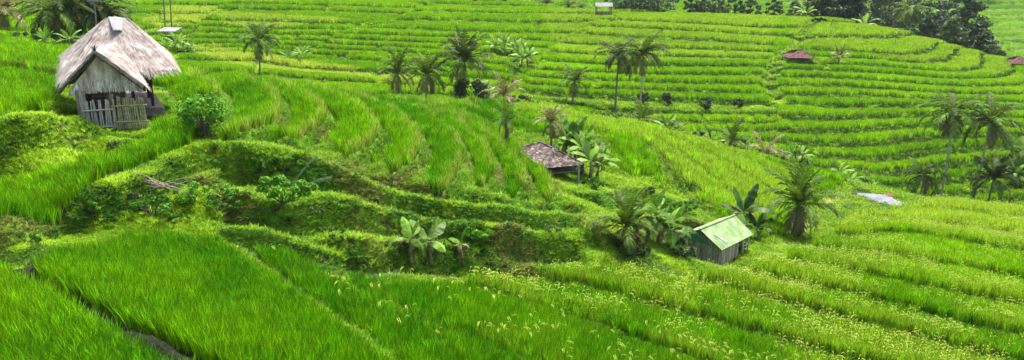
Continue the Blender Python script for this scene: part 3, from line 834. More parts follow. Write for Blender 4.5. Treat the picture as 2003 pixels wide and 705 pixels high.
    col = np.where(low[:, None], np.array([.035, .10, .008]), col)  # far risers painted dark green, flank shade put into the turf colour
    col = np.where((rg == 'fan')[:, None], np.array([.11, .25, .008]) * (.7 + .6 * n2[:, None]), col)
    ol = np.clip((vnoise(x, y, 2.0, 54) - .6) * 4, 0, .7)[:, None] * (st[:, None] * .8 + .12)
    col = col * (1 - ol) + np.array([.20, .17, .05]) * ol
    rot = np.stack([rng.normal(0, .15, n), rng.normal(0, .15, n), rng.uniform(0, 6.283, n)], 1)
    s = np.ones((n, 3)) * rng.uniform(.7, 1.25, n)[:, None]
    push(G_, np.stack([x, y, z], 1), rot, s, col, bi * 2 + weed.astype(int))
cat_ = lambda D: [np.concatenate(D[k]) for k in ('p', 'r', 's', 'c', 'v')]
scatter('rice', rice_meshes, *cat_(R_), 'dense bright green young rice plants filling every terraced plot', 'rice')
scatter('rice_ears', ears_meshes, *cat_(E_), 'pale yellow drooping rice ears along the plot edges', 'rice ears')
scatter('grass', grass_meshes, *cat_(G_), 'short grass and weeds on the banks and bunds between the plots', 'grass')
print('instances', [len(np.concatenate(D['v'])) for D in (R_, E_, G_)])
#OBJECTS
# ------------------------------------------------------------------ placement
def G(px, py, far=False, d=None):
    """ground point seen at a photo pixel (or at a stated distance on that column)"""
    if d is None:
        u, d = hit(px, py, float(crest((px - CX) / FPX)) + 3 if far else 10.0, Z)
    else:
        u, _ = ray(px, py)
        if 960 < px < 1650 and 70 < d < 80.6 and py != 240: d = float(crest(u)) - 5.5 + (d - 76) * .35
    x, y = u * d, d
    return Vector((x, y, gz(x, y)))
def top_z(px, py, y): return ray(px, py)[1] * y
V3 = Vector
def cards(mb, rd, c, rad, n, s, up=.3, flat=1.0):
    """n leaf faces through an uneven clump"""
    for i in range(n):
        v = V3(rd.normal(size=3)).normalized(); r = rad * (rd.uniform() ** .45)
        p = V3(c) + V3((v.x * r, v.y * r, v.z * r * flat))
        nn = (v + V3(rd.normal(size=3)) * .7 + V3((0, 0, up))).normalized()
        a = nn.orthogonal().normalized(); a = (a * math.cos(i) + nn.cross(a) * math.sin(i)); b = nn.cross(a)
        L_ = s * rd.uniform(.6, 1.3); w_ = L_ * .45
        mb.add([tuple(p - a * L_), tuple(p + b * w_ - a * L_ * .1), tuple(p + a * L_ - nn * L_ * .25), tuple(p - b * w_ - a * L_ * .1)], [(0, 1, 2, 3)], rd.uniform())

def palm(px, py, H, Rr, label, far=True, d=None, seed=1, top=None, up=.5, n=18, mt='palm', trunk=.13, bark='bark', dry=3, group='coconut palms', droop=1.0):
    """H trunk height; top = photo pixel of the crown centre, which sets the lean; up = how upright the fronds stand"""
    b = G(px, py, far, d); rd = np.random.default_rng(seed); Rr *= 1.32 if b.y < 150 and b.y > 60 else 1.0
    t = thing('palm_tree', b, label, 'palm tree', group)
    if top:
        u, s = ray(*top); c = V3((u * b.y, b.y + rd.uniform(-.3, .3), s * b.y + (.3 if up > .6 and b.y > 60 else 0))) - b
    else: c = V3((0, 0, H))
    mb = MB(); pts = []
    bow = V3((rd.uniform(-.15, .15), rd.uniform(-.15, .15), 0)) * c.length * .3
    for i in range(9):
        q = i / 8; pts.append(V3((0, 0, -.2)) * (1 - q) + c * q + bow * (q * (1 - q)) * 2)
    trunk *= .8; mb.tube(pts, [trunk * (1.5 if i == 0 else 1.15 - .45 * i / 8) for i in range(9)], 8)
    mb.obj('trunk', M[bark], t, True)
    def fronds(k, mtl, elev, nm, ln=1.0):
        mb = MB()
        for i in range(k):
            az = 2.4 * i + rd.uniform(-.35, .35); el = elev(i, k) + rd.uniform(-.12, .12)
            L_ = Rr * ln * rd.uniform(.8, 1.12); seg = 11
            p = c.copy(); an = el; ax = V3((math.cos(az), math.sin(az), 0)); side = V3((-ax.y, ax.x, 0)); mid = [p.copy()]
            bend = (.75 + .6 * rd.uniform()) * droop * (.35 + .75 * max(0, math.cos(el)))
            for s_ in range(seg):
                p = p + (ax * math.cos(an) + V3((0, 0, math.sin(an)))) * L_ / seg; an -= bend / seg * (1 + s_ * .12); mid.append(p.copy())
            br = rd.uniform()
            mb.tube(mid, [max(.012, .028 * Rr / 2.5) * (1 - .7 * j / seg) for j in range(seg + 1)], 3, br, cap=False)
            for j in range(1, seg + 1):
                for h_ in (0, .5):
                    if j == seg and h_: continue
                    base = mid[j] if h_ == 0 else mid[j] * .5 + mid[j + 1] * .5
                    tt = (mid[min(j + 1, seg)] - mid[j - 1]).normalized(); q = (j + h_) / seg
                    ll = Rr * .27 * math.sin(math.pi * min(1, .18 + .80 * q)) ** .7 * rd.uniform(.8, 1.1)
                    for sg in (-1, 1):
                        tip = base + side * sg * ll * .62 + tt * ll * .75 + V3((0, 0, -ll * rd.uniform(.0, .55)))
                        md_ = base * .5 + tip * .5 + V3((0, 0, ll * .12)); w_ = tt * max(.022, Rr * .023)
                        mb.add([tuple(base - w_ * .6), tuple(base + w_ * .6), tuple(md_ + w_), tuple(tip), tuple(md_ - w_)], [(0, 1, 2, 4), (4, 2, 3)], min(1, max(0, br * .6 + .4 * rd.uniform())))
        return mb.obj(nm, M[mtl], t)
    fronds(n, mt, lambda i, k: min(1.5, up * 1.05 + .50) - 1.40 * (i / k) ** 1.3 * (1.25 - up * .35), 'crown')
    if dry: fronds(dry, 'palm_dry', lambda i, k: -.35 - .5 * i / k, 'dry_fronds', .75)
    return t

def banana(px, py, H, Ll, label, far=True, d=None, seed=1, n=8, mt='banana', dead=3, group='banana plants', spread=.8, stem_r=.10, wide=.16, off=(0, 0)):
    b = G(px, py, far, d); rd = np.random.default_rng(seed)
    if off != (0, 0): b = V3((b.x + off[0], b.y + off[1], gz(b.x + off[0], b.y + off[1])))
    t = thing('banana_plant', b, label, 'banana plant', group)
    ln = V3((rd.uniform(-.12, .12), rd.uniform(-.1, .1), 1)); mb = MB()
    mb.tube([ln * (H * k / 4) - V3((0, 0, .1 if k == 0 else 0)) for k in range(5)], [stem_r * (1.3 - .18 * k) for k in range(5)], 7)
    mb.obj('stem', M['stem'], t, True)
    def leaf(mb, az, el, L_, wd, bend, br):
        ax = V3((math.cos(az), math.sin(az), 0)); side = V3((-ax.y, ax.x, 0)); p = ln * H * .96; an = el; seg = 9
        prev = None
        for s_ in range(seg + 1):
            q = s_ / seg
            w_ = wd * (0.04 if q < .12 else math.sin(math.pi * min(1, (q - .08) / .95)) ** .55) * L_ / 2
            fold = .35 + .3 * q
            n_ = V3((-math.sin(an) * ax.x, -math.sin(an) * ax.y, math.cos(an)))
            l = p + side * w_ * 1.0 - n_ * w_ * fold * rd.uniform(.7, 1.3); r = p - side * w_ - n_ * w_ * fold * rd.uniform(.7, 1.3)
            if prev:
                a, bb, c_ = prev; g = 1.0 if rd.uniform() < .65 else .86
                mb.add([tuple(a), tuple(bb), tuple(p), tuple(p + (l - p) * g)], [(0, 1, 2, 3)], min(1, max(0, br + rd.uniform(-.12, .12))))
                mb.add([tuple(bb), tuple(c_), tuple(p + (r - p) * g), tuple(p)], [(0, 1, 2, 3)], min(1, max(0, br + rd.uniform(-.12, .12) - .08)))
            prev = (l, p.copy(), r)
            p = p + (ax * math.cos(an) + V3((0, 0, math.sin(an)))) * L_ / seg; an -= bend / seg * (.5 + q * 1.3)
    mb = MB()
    for i in range(n):
        el = 1.45 - spread * 1.15 * (i / max(1, n - 1)) + rd.uniform(-.1, .1)
        leaf(mb, 2.4 * i + rd.uniform(-.4, .4), el, Ll * rd.uniform(.8, 1.1), wide * 2.2, .5 + 1.3 * spread * (i / n) + rd.uniform(0, .4), rd.uniform(.1, .9))
    mb.obj('leaves', M[mt], t)
    if dead:
        mb = MB()
        for i in range(dead): leaf(mb, 2.1 * i + rd.uniform(0, 1), .3, Ll * rd.uniform(.5, .8), wide * 1.3, 3.6, rd.uniform())
        mb.obj('dead_leaves', M['dry'], t)
    return t

def bush(px, py, wd, ht, label, far=True, d=None, seed=1, mt='bush', leaf=.10, n=900, name='bush', cat='bush', group=None, clumps=12, stem=True, bot=.25, base=None):
    b = base or G(px, py, far, d); rd = np.random.default_rng(seed)
    t = thing(name, b, label, cat, group)
    mb = MB(); st = MB()
    for i in range(clumps):
        v = V3(rd.normal(size=3)).normalized()
        c = V3((v.x * wd * .42, v.y * wd * .40, ht * (bot + (1 - bot) * .5) + v.z * ht * .28)); r = min(wd, ht) * rd.uniform(.11, .25)
        cards(mb, rd, c, r, n // clumps, leaf, .5, .8)
        st.tube([(0, 0, -.15), (c.x * .3, c.y * .3, c.z * .5), tuple(c)], [.018 * ht / 1.5 + .008, .012 * ht / 1.5 + .006, .006], 4)
    mb.obj('foliage', M[mt], t); st.obj('stems', M['bark_dark'], t)
    return t

def tree(px, py, wd, ht, label, far=True, d=None, seed=1, mt='tree', leaf=.35, n=1500, clumps=26, conic=0.0, bot=.25, trunk=.22, bark='bark_dark', group='trees behind the hill', open_=1.0):
    b = G(px, py, far, d); rd = np.random.default_rng(seed)
    t = thing('tree', b, label, 'tree', group)
    mb = MB(); tr = MB()
    tr.tube([(0, 0, -.4), (.1, 0, ht * .3), (-.1, .1, ht * .62), (0, 0, ht * .9)], [trunk * 1.3, trunk, trunk * .6, trunk * .15], 7)
    for i in range(clumps):
        q = (i + .5) / clumps; az = 2.4 * i + rd.uniform(-.4, .4); h_ = ht * (bot + (1 - bot) * q)
        prof = math.sin(math.pi * (.12 + .80 * q)) if conic == 0 else (1.02 - q) ** .8
        rr = wd * .5 * prof * rd.uniform(.45, 1.0)
        c = V3((math.cos(az) * rr, math.sin(az) * rr, h_ + rd.uniform(-.04, .04) * ht)); r = wd * rd.uniform(.10, .19) * (.6 + .6 * prof) * open_
        cards(mb, rd, c, r, n // clumps, leaf, .5, .55)
        tr.tube([(0, 0, max(.1, h_ - rr * .5)), (c.x * .5, c.y * .5, h_ - rr * .12), tuple(c)], [trunk * .35, trunk * .22, trunk * .08], 4)
    mb.obj('crown', M[mt], t); tr.obj('trunk', M[bark], t)
    return t

def lerp(a, b, t): return a + (b - a) * t
def quadpt(q, s, t):
    return lerp(lerp(q[0], q[1], s), lerp(q[3], q[2], s), t)      # s along eave, t from ridge (0) to eave (1); q = ridge0, ridge1, eave1, eave0
def roof_sheet(mb, q, nu, nv, disp, thick, rd, wave=0):
    """a real slab over a four-sided slope, with an uneven surface"""
    q = [V3(p) for p in q]; nn = (q[1] - q[0] + (q[2] - q[3])).cross(q[3] - q[0] + (q[2] - q[1])).normalized()
    if nn.z < 0: nn = -nn
    T, B = [], []
    for j in range(nv + 1):
        for i in range(nu + 1):
            p = quadpt(q, i / nu, j / nv)
            h_ = rd.normal() * disp + (math.cos(math.pi * 2 * i * .5) * wave)
            T.append(tuple(p + nn * (thick * .5 + h_))); B.append(tuple(p - nn * (thick * .5)))
    base = len(T); w = nu + 1
    fs = [(j * w + i, j * w + i + 1, (j + 1) * w + i + 1, (j + 1) * w + i) for j in range(nv) for i in range(nu)]
    fb = [tuple(base + k for k in f[::-1]) for f in fs]
    ed = []
    for i in range(nu): ed += [(i, base + i, base + i + 1, i + 1), (nv * w + i + 1, base + nv * w + i + 1, base + nv * w + i, nv * w + i)]
    for j in range(nv): ed += [((j + 1) * w, base + (j + 1) * w, base + j * w, j * w), (j * w + nu, base + j * w + nu, base + (j + 1) * w + nu, (j + 1) * w + nu)]
    mb.add(T + B, fs + fb + ed, .5)
    return nn
def shingles(mb, q, nu, nv, rd, gap=.0):
    q = [V3(p) for p in q]; nn = (q[1] - q[0] + (q[2] - q[3])).cross(q[3] - q[0] + (q[2] - q[1])).normalized()
    if nn.z < 0: nn = -nn
    L0 = max((q[2] - q[3]).length, (q[1] - q[0]).length)
    for j in range(nv):
        t0, t1 = j / nv, (j + 1.25) / nv
        tm = (j + .5) / nv; w_ = lerp((q[1] - q[0]).length, (q[2] - q[3]).length, tm) / L0; k = max(1, int(round(nu * w_)))
        for i in range(k):
            a, b_ = (i + rd.uniform(-.08, .08)) / k, (i + .93 + rd.uniform(-.08, .08)) / k
            lf = nn * (.015 + rd.uniform(0, .02)); hi = nn * (.045 + rd.uniform(0, .03)); t2 = t1 + rd.uniform(-.15, .15) / nv
            P_ = [quadpt(q, a, t0) + lf, quadpt(q, b_, t0) + lf, quadpt(q, b_, t2) + hi, quadpt(q, a, t2) + hi]
            P2 = [p - nn * .03 for p in P_]
            mb.add([tuple(p) for p in P_ + P2], [(0, 1, 2, 3), (7, 6, 5, 4), (3, 2, 6, 7), (0, 3, 7, 4), (1, 5, 6, 2)], float(np.clip(rd.normal(.5, .28), 0, 1)))
def straw(mb, q, n, L_, wd, rd, nn, tmin=0, tmax=1, fringe=False):
    q = [V3(p) for p in q]
    for i in range(n):
        s, t = rd.uniform(), (rd.uniform(tmin, tmax) if not fringe else 1.0 - rd.uniform(0, .03))
        p = quadpt(q, s, t); dn = (quadpt(q, s, min(1, t + .1)) - quadpt(q, s, min(1, t + .1) - .1)).normalized()
        sd = nn.cross(dn).normalized(); dn = (dn + sd * rd.normal(0, .12)).normalized(); l = L_ * rd.uniform(.4, 1.3); w_ = wd * rd.uniform(.6, 1.4)
        p = p + nn * (.07 + rd.uniform(0, .03)); e = p + dn * l + nn * rd.uniform(-.01, .04) - V3((0, 0, l * (.35 if fringe else 0)))
        mb.add([tuple(p - sd * w_), tuple(p + sd * w_), tuple(e + sd * w_ * .4), tuple(e - sd * w_ * .4)], [(0, 1, 2, 3)], float(np.clip(rd.normal(.5, .3), 0, 1)))
def local(pts, o): return [V3(p) - o for p in pts]
def beam(mb, a, b, w_, n=4, c=.5): mb.tube([a, b], w_, n, c)

# ------------------------------------------------------------------ the thatched hut
rd = np.random.default_rng(11)
GZ = gz(-17.5, 35.2)
ho = V3((-18.2, 36.5, gz(-18.2, 36.5)))
hut = thing('thatched_hut', ho, 'thatched hut with steep grey straw roof and open dark-posted platform', 'hut')
A1, A2 = V3((-18.85, 38.1, -3.12)), V3((-18.25, 38.5, -3.15))
FL, FR, BR, BL = V3((-20.0, 35.4, -5.75)), V3((-15.30, 36.6, -5.26)), V3((-17.5, 41.2, -5.15)), V3((-22.4, 40.1, -5.1))
def roofpart(name, quads, dens, fringe_edges=True, disp=.025, thick=.14):
    mb = MB()
    for q, k in quads:
        q = local(q, ho)
        nn = roof_sheet(mb, q, 14, 12, disp, thick, rd)
        straw(mb, q, int(dens * k), .42, .012, rd, nn, 0, .97)
        if fringe_edges: straw(mb, q, int(260 * k), .30, .014, rd, nn, fringe=True)
    return mb.obj(name, M['thatch'], hut)
roofpart('main_roof', [((A1, A2, FR, FL), 1), ((A2, A2 + V3((.02, .02, 0)), BR, FR), .8), ((A2, A1, BL, BR), .5), ((A1, A1 - V3((.02, .02, 0)), FL, BL), .9)], 1500)
Gp, Hp = V3((-17.56, 34.0, -4.12)), V3((-18.0, 36.75, -4.08))
EL, ER = V3((-19.25, 33.85, -5.80)), V3((-15.95, 34.55, -5.72))
ELb, ERb = V3((-20.35, 36.9, -5.75)), V3((-17.1, 36.35, -5.22))
roofpart('gable_roof', [((Gp, Hp, ELb, EL), .8), ((Gp, Hp, ERb, ER), .8)], 1300)
# gable end of hanging straw
mb = MB(); back = V3((.08, .22, 0)); gc = [Gp + back + V3((0, 0, -.10)), EL + back + V3((.22, 0, 0)), ER + back + V3((-.2, 0, 0))]
g0, g1, g2 = local(gc, ho); nn = V3((.2, -1, .12)).normalized()
lowL, lowR = g1 + V3((.05, 0, -.02)), g2 + V3((-.05, 0, -.02))
mb.add([tuple(p) for p in (g0, g1, g2, lowL, lowR)] + [tuple(p + V3((.02, .08, 0))) for p in (g0, g1, g2, lowL, lowR)], [(0, 1, 3, 4, 2), (5, 7, 9, 8, 6), (1, 6, 8, 3), (3, 8, 9, 4), (4, 9, 7, 2)], .6)
for i in range(1500):
    s = rd.uniform(); e = lerp(lowL, lowR, s); hh_ = 1 - abs(s - .5) * 2; tz = rd.uniform(0, 1); p = lerp(e, g0, hh_ * tz * .95) if False else V3((e.x, e.y, e.z + (g0.z - lowL.z) * hh_ * tz * .97))
    l = min(rd.uniform(.15, .42), .12 + (p.z - e.z) * .5 + rd.uniform(0, .12)); w_ = .02; sx = V3((.97, .2, 0)) * w_; p = p + nn * rd.uniform(.01, .05); q = p + V3((rd.normal(0, .03), -.02, -l))
    mb.add([tuple(p - sx), tuple(p + sx), tuple(q + sx * .5), tuple(q - sx * .5)], [(0, 1, 2, 3)], float(np.clip(rd.normal(.62, .25), 0, 1)))
mb.obj('gable_end', M['thatch_pale'], hut)
mb = MB()
for a, b in ((Gp, EL), (Gp, ER)):
    a, b = local([a + V3((0, -.06, -.10)), b + V3((0, -.06, -.07))], ho); k = 12
    for i in range(k):
        p, q = lerp(a, b, i / k), lerp(a, b, (i + 1) / k)
        mb.tube([p + V3((0, 0, .02 * rd.normal())), q + V3((0, 0, .02 * rd.normal()))], [.05, .035], 5, .3)
        for _ in range(3):
            r_ = lerp(p, q, rd.uniform()); mb.tube([r_, r_ + V3((rd.normal() * .06, -.04, rd.normal() * .08))], .012, 3, .3)
for i in range(14):
    r_ = local([Gp], ho)[0]; mb.tube([r_, r_ + V3((rd.normal() * .08, rd.normal() * .06, .05 + rd.uniform() * .22))], .012, 3, .3)
mb.obj('rake_binding', M['thatch_dark'], hut)
# platform of boards
PF = [V3((-16.0, 36.35, -6.95)), V3((-18.5, 41.0, -6.95)), V3((-21.6, 40.0, -6.95)), V3((-19.2, 35.6, -6.95))]
mb = MB(); pl = local(PF, ho); nb_ = 18
for i in range(nb_):
    a0, a1 = i / nb_, (i + .94) / nb_
    q = [lerp(pl[0], pl[3], a0), lerp(pl[1], pl[2], a0), lerp(pl[1], pl[2], a1), lerp(pl[0], pl[3], a1)]
    mb.add([tuple(p) for p in q] + [tuple(p - V3((0, 0, .06))) for p in q], [(0, 3, 2, 1), (4, 5, 6, 7), (0, 1, 5, 4), (1, 2, 6, 5), (2, 3, 7, 6), (3, 0, 4, 7)], rd.uniform())
mb.obj('platform_floor', M['plank'], hut)
mb = MB()
for a, b in ((pl[0], pl[1]), (pl[0], pl[3]), (pl[3], pl[2])):
    for z0, z1 in ((-.07, -.19), (-.22, -.36)):
        dd = (b - a).normalized() * .04; nrm = V3((dd.y, -dd.x, 0)).normalized() * .05
        vs = [a + nrm, b + nrm, b - nrm, a - nrm]
        mb.add([tuple(p + V3((0, 0, z0))) for p in vs] + [tuple(p + V3((0, 0, z1))) for p in vs], [(0, 1, 2, 3), (7, 6, 5, 4), (0, 4, 5, 1), (1, 5, 6, 2), (2, 6, 7, 3), (3, 7, 4, 0)], rd.uniform())
mb.obj('platform_edge', M['plank'], hut)
posts = [(-16.62, 36.75), (-17.75, 38.9), (-18.75, 40.7), (-21.3, 39.7), (-20.2, 37.6), (-19.05, 35.9), (-17.3, 36.35)]
for x, y in posts:
    mb = MB(); zt = -5.05 if x < -17 else -5.15
    mb.tube([V3((x, y, gz(x, y) - .2)) - ho, V3((x, y, zt)) - ho], .075, 6); mb.obj('post', M['post'], hut)
# walls: left side and back of the little room, low wall behind the fence
def plank_wall(name, a, b, z0, z1, k, mt, vert=True, th=.04):
    mb = MB(); a, b = V3(a) - ho, V3(b) - ho; z0 -= ho.z; z1 -= ho.z
    d_ = (b - a); d_.z = 0; nrm = V3((d_.y, -d_.x, 0)).normalized() * th
    for i in range(k):
        if vert: p, q = lerp(a, b, i / k), lerp(a, b, (i + .93) / k); lo, hi = z0, z1 + rd.normal() * .02
        else: p, q = a.copy(), b.copy(); lo, hi = lerp(z0, z1, i / k), lerp(z0, z1, (i + .93) / k)
        vs = [V3((p.x, p.y, lo)), V3((q.x, q.y, lo)), V3((q.x, q.y, hi)), V3((p.x, p.y, hi))]; o_ = nrm * (1 + rd.uniform(-.2, .2))
        mb.add([tuple(v) for v in vs] + [tuple(v + o_) for v in vs], [(0, 1, 2, 3), (7, 6, 5, 4), (0, 4, 5, 1), (3, 2, 6, 7), (1, 5, 6, 2), (0, 3, 7, 4)], rd.uniform())
    return mb.obj(name, M[mt], hut)
plank_wall('side_wall', (-18.62, 34.0, 0), (-19.6, 36.3, 0), GZ - .3, -5.75, 14, 'plank_brown')
plank_wall('back_wall', (-19.5, 36.3, 0), (-17.7, 36.5, 0), GZ - .3, -5.75, 9, 'plank_brown', False)
plank_wall('front_board', (-18.62, 33.95, 0), (-18.25, 34.05, 0), GZ - .3, -5.8, 3, 'wall_tan')
plank_wall('doorway_panel', (-17.55, 34.5, 0), (-17.3, 34.55, 0), GZ - .3, -6.0, 2, 'plank_brown')
# white sack folded over the peak
mb = MB(); T_ = []
for i in range(9):
    for j in range(9):
        s, t = i / 8 - .5, j / 8
        x = -18.56 + s * .50 * (1 - .5 * t) + t * .36 ; yv = 38.25 - t * .70 + s * .30; z = -3.14 + .06 * math.cos(s * 3) - t * .66 * (.66 + .2 * t) - .06 * s + .02 * math.sin(s * 9 + t * 5) + rd.normal() * .012 + .07
        T_.append(V3((x, yv, z)) - ho)
fs = [(i * 9 + j, i * 9 + j + 1, (i + 1) * 9 + j + 1, (i + 1) * 9 + j) for i in range(8) for j in range(8)]
mb.add([tuple(p) for p in T_] + [tuple(p - V3((0, -.01, .018))) for p in T_], fs + [tuple(81 + k for k in f[::-1]) for f in fs] + [(k * 9, (k + 1) * 9, 81 + (k + 1) * 9, 81 + k * 9) for k in range(8)] + [(k * 9 + 8, 81 + k * 9 + 8, 81 + (k + 1) * 9 + 8, (k + 1) * 9 + 8) for k in range(8)])
sack = mb.mesh('white_sack', M['white'], True); so_ = bpy.data.objects.new('white_sack', sack); SC.collection.objects.link(so_); so_.location = ho
tag(so_, 'crumpled white sack draped over the peak of the thatched roof', 'sack')

def fence(name, a, b, h0, k, wd, mt, label, cat, rails, rnd=False, panel=True, zb=-7.5):
    o = V3(((a[0] + b[0]) / 2, (a[1] + b[1]) / 2, gz((a[0] + b[0]) / 2, (a[1] + b[1]) / 2)))
    t = thing(name, o, label, cat); mb = MB(); L_ = V3((b[0] - a[0], b[1] - a[1], 0)); ux = L_.normalized(); nrm = V3((ux.y, -ux.x, 0))
    for i in range(k):
        q = (i + .5) / k; x, y = lerp(a[0], b[0], q), lerp(a[1], b[1], q); g = (zb if zb is not None else gz(x, y)) - o.z; p = V3((x, y, 0)) - V3((o.x, o.y, 0))
        hh = h0 * (1 + rd.normal() * (.04 if rnd else .02)); ln_ = ux * rd.normal() * .04 + nrm * rd.normal() * .02
        if rnd: mb.tube([p + V3((0, 0, g - .1)), p + ln_ + V3((0, 0, g + hh))], wd * .5 * rd.uniform(.8, 1.2), 6, rd.uniform())
        else:
            w_ = ux * wd * .5; tk = nrm * .012; vs = [p - w_ - tk, p + w_ - tk, p + w_ + tk, p - w_ + tk]
            mb.add([tuple(v + V3((0, 0, g + .03))) for v in vs] + [tuple(v + ln_ + V3((0, 0, g + hh))) for v in vs], [(3, 2, 1, 0), (4, 5, 6, 7), (0, 1, 5, 4), (1, 2, 6, 5), (2, 3, 7, 6), (3, 0, 4, 7)], rd.uniform())
    mb.obj('slat', M[mt], t).name = 'slats'
    for r_ in rails:
        mb = MB(); p0 = V3((a[0], a[1], 0)) - V3((o.x, o.y, 0)) + nrm * .05; p1 = V3((b[0], b[1], 0)) - V3((o.x, o.y, 0)) + nrm * .05
        g0_ = g1_ = zb - o.z
        mb.tube([p0 + V3((0, 0, g0_ + r_)) - ux * .1, p1 + V3((0, 0, g1_ + r_ * 1.02)) + ux * .06], .038, 5, .5); mb.obj('rail', M[mt], t)
    return t
fence('slatted_gate', (-18.35, 33.95), (-17.25, 34.3), 1.28, 11, .062, 'slat', 'pale grey vertical slat gate with two rails in front of the thatched hut', 'gate', (.12, .85))
fence('bamboo_fence', (-17.2, 34.25), (-15.95, 34.55), 1.32, 17, .06, 'bamboo', 'yellowish bamboo pole fence leaning right of the slat gate below the hut', 'fence', (.3, 1.0), True)

# ------------------------------------------------------------------ green-roofed shed
o = V3(W(1405, 500, 39.4)); o.z = gz(o.x, o.y)
shed = thing('field_shed', o, 'small wooden shed with pale green sheet metal roof beside the banana clump', 'shed')
R1, R2 = W(1369, 449, 38.6), W(1437, 421, 41.0); E1, E2 = W(1412, 490, 38.2), W(1474, 459, 40.6); B1 = W(1338, 456, 39.4); B2 = R2 + (B1 - R1)
def sheet(q, name, mt, parent, o, th=.03, ribs=0, rr=.02):
    mb = MB(); q = local(q, o); nn = (q[1] - q[0]).cross(q[3] - q[0]).normalized()
    if nn.z < 0: nn = -nn
    nu = max(1, ribs * 4)
    T_, B_ = [], []
    for t in (0, .5, 1):
        for i in range(nu + 1):
            p = quadpt(q, i / nu, t); h_ = rr * math.cos(math.pi * i / 2) if ribs else 0
            T_.append(tuple(p + nn * h_)); B_.append(tuple(p + nn * (h_ - th)))
    w = nu + 1; n0 = len(T_)
    fs = [(j * w + i, j * w + i + 1, (j + 1) * w + i + 1, (j + 1) * w + i) for j in range(2) for i in range(nu)]
    ed = [(i, n0 + i, n0 + i + 1, i + 1) for i in range(nu)] + [(2 * w + i + 1, n0 + 2 * w + i + 1, n0 + 2 * w + i, 2 * w + i) for i in range(nu)]
    ed += [((j + 1) * w, n0 + (j + 1) * w, n0 + j * w, j * w) for j in range(2)] + [(j * w + nu, n0 + j * w + nu, n0 + (j + 1) * w + nu, (j + 1) * w + nu) for j in range(2)]
    mb.add(T_ + B_, fs + [tuple(n0 + k for k in f[::-1]) for f in fs] + ed, .5)
    return mb.obj(name, M[mt], parent)
rf = sheet([R1, R2, E2, E1], 'roof', 'green_metal', shed, o, ribs=14, rr=.006)
sheet([R1 + V3((0, 0, .0)), R2, B2, B1], 'rear_roof', 'green_metal', shed, o, ribs=14, rr=.006)
mb = MB(); a, b = local([R1, R2], o); mb.tube([a + V3((0, 0, .01)), b + V3((0, 0, .01))], .05, 6, .5); mb.obj('ridge_cap', M['green_metal'], shed)
# white streaks of old paint on the sheet
s0 = [quadpt([R1, R2, E2, E1], s, t) for s, t in ((.16, .38), (.22, .38), (.30, .86), (.24, .86))]
up_ = V3((.005, -.012, .012)); sheet([p + up_ for p in s0], 'worn_paint', 'white', shed, o, .01)
inset = lambda p, c, k: p + (c - p) * k
cb = (E1 + E2 + B1 + B2) / 4
w1, w2, w3, w4 = [inset(p, cb, .14) for p in (E1, E2, B2, B1)]
def wall_quad(mb, a, b, z0, za, zb, k):
    d_ = b - a; d_.z = 0; nrm = V3((d_.y, -d_.x, 0)).normalized() * .03
    for i in range(k):
        p, q = lerp(a, b, i / k), lerp(a, b, (i + .94) / k); t0, t1 = lerp(za, zb, i / k), lerp(za, zb, (i + .94) / k)
        vs = [V3((p.x, p.y, z0)), V3((q.x, q.y, z0)), V3((q.x, q.y, t1)), V3((p.x, p.y, t0))]; o_ = nrm * rd.uniform(.7, 1.3)
        mb.add([tuple(v - o) for v in vs] + [tuple(v + o_ - o) for v in vs], [(0, 1, 2, 3), (7, 6, 5, 4), (0, 4, 5, 1), (3, 2, 6, 7), (1, 5, 6, 2), (0, 3, 7, 4)], rd.uniform())
zg = min(gz(p.x, p.y) for p in (w1, w2, w3, w4)) - .3
rid1 = inset(R1, cb, .14)
for nm, a, b, za, zb in (('gable_wall', w4, V3((rid1.x, rid1.y, 0)), B1.z - .06, R1.z - .1), ('gable_wall', V3((rid1.x, rid1.y, 0)), w1, R1.z - .1, E1.z - .06), ('front_wall', w1, lerp(w1, w2, .62), E1.z - .08, E1.z - .08), ('rear_wall', w4, lerp(w4, w3, .75), B1.z - .08, B1.z - .08), ('porch_wall', lerp(w1, w2, .62), lerp(w4, w3, .62), E1.z - .05, B1.z - .05)):
    mb = MB(); wall_quad(mb, a, b, zg, za, zb, 9); mb.obj(nm, M['wall_tan'], shed)
# dark green inner eave sheet under the gable
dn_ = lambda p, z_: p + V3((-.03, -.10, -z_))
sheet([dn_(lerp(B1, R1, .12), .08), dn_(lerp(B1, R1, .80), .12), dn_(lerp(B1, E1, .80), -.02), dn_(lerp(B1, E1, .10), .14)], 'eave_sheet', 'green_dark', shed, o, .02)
for p in (w2, lerp(w1, w2, .80), w3):
    mb = MB(); mb.tube([V3((p.x, p.y, gz(p.x, p.y) - .1)) - o, V3((p.x, p.y, E1.z - .05)) - o], .045, 6, .5); mb.obj('porch_post', M['post_pale'], shed)
mb = MB(); a, b = w2 - o, lerp(w1, w2, .8) - o; zz = gz(w2.x, w2.y) - o.z + .38
mb.tube([(a.x, a.y, zz), (b.x, b.y, zz)], .03, 5); mb.tube([(a.x, a.y, zz), ((w3 - o).x, (w3 - o).y, zz)], .03, 5); mb.obj('porch_rail', M['post_pale'], shed)
sheet([R2 + V3((0, 0, -.35)), R2 + V3((1.0, .5, -.75)), E2 + V3((.75, .5, .1)), E2 + V3((0, .05, .12))], 'porch_roof', 'white_metal', shed, o, .02, ribs=0) if False else None

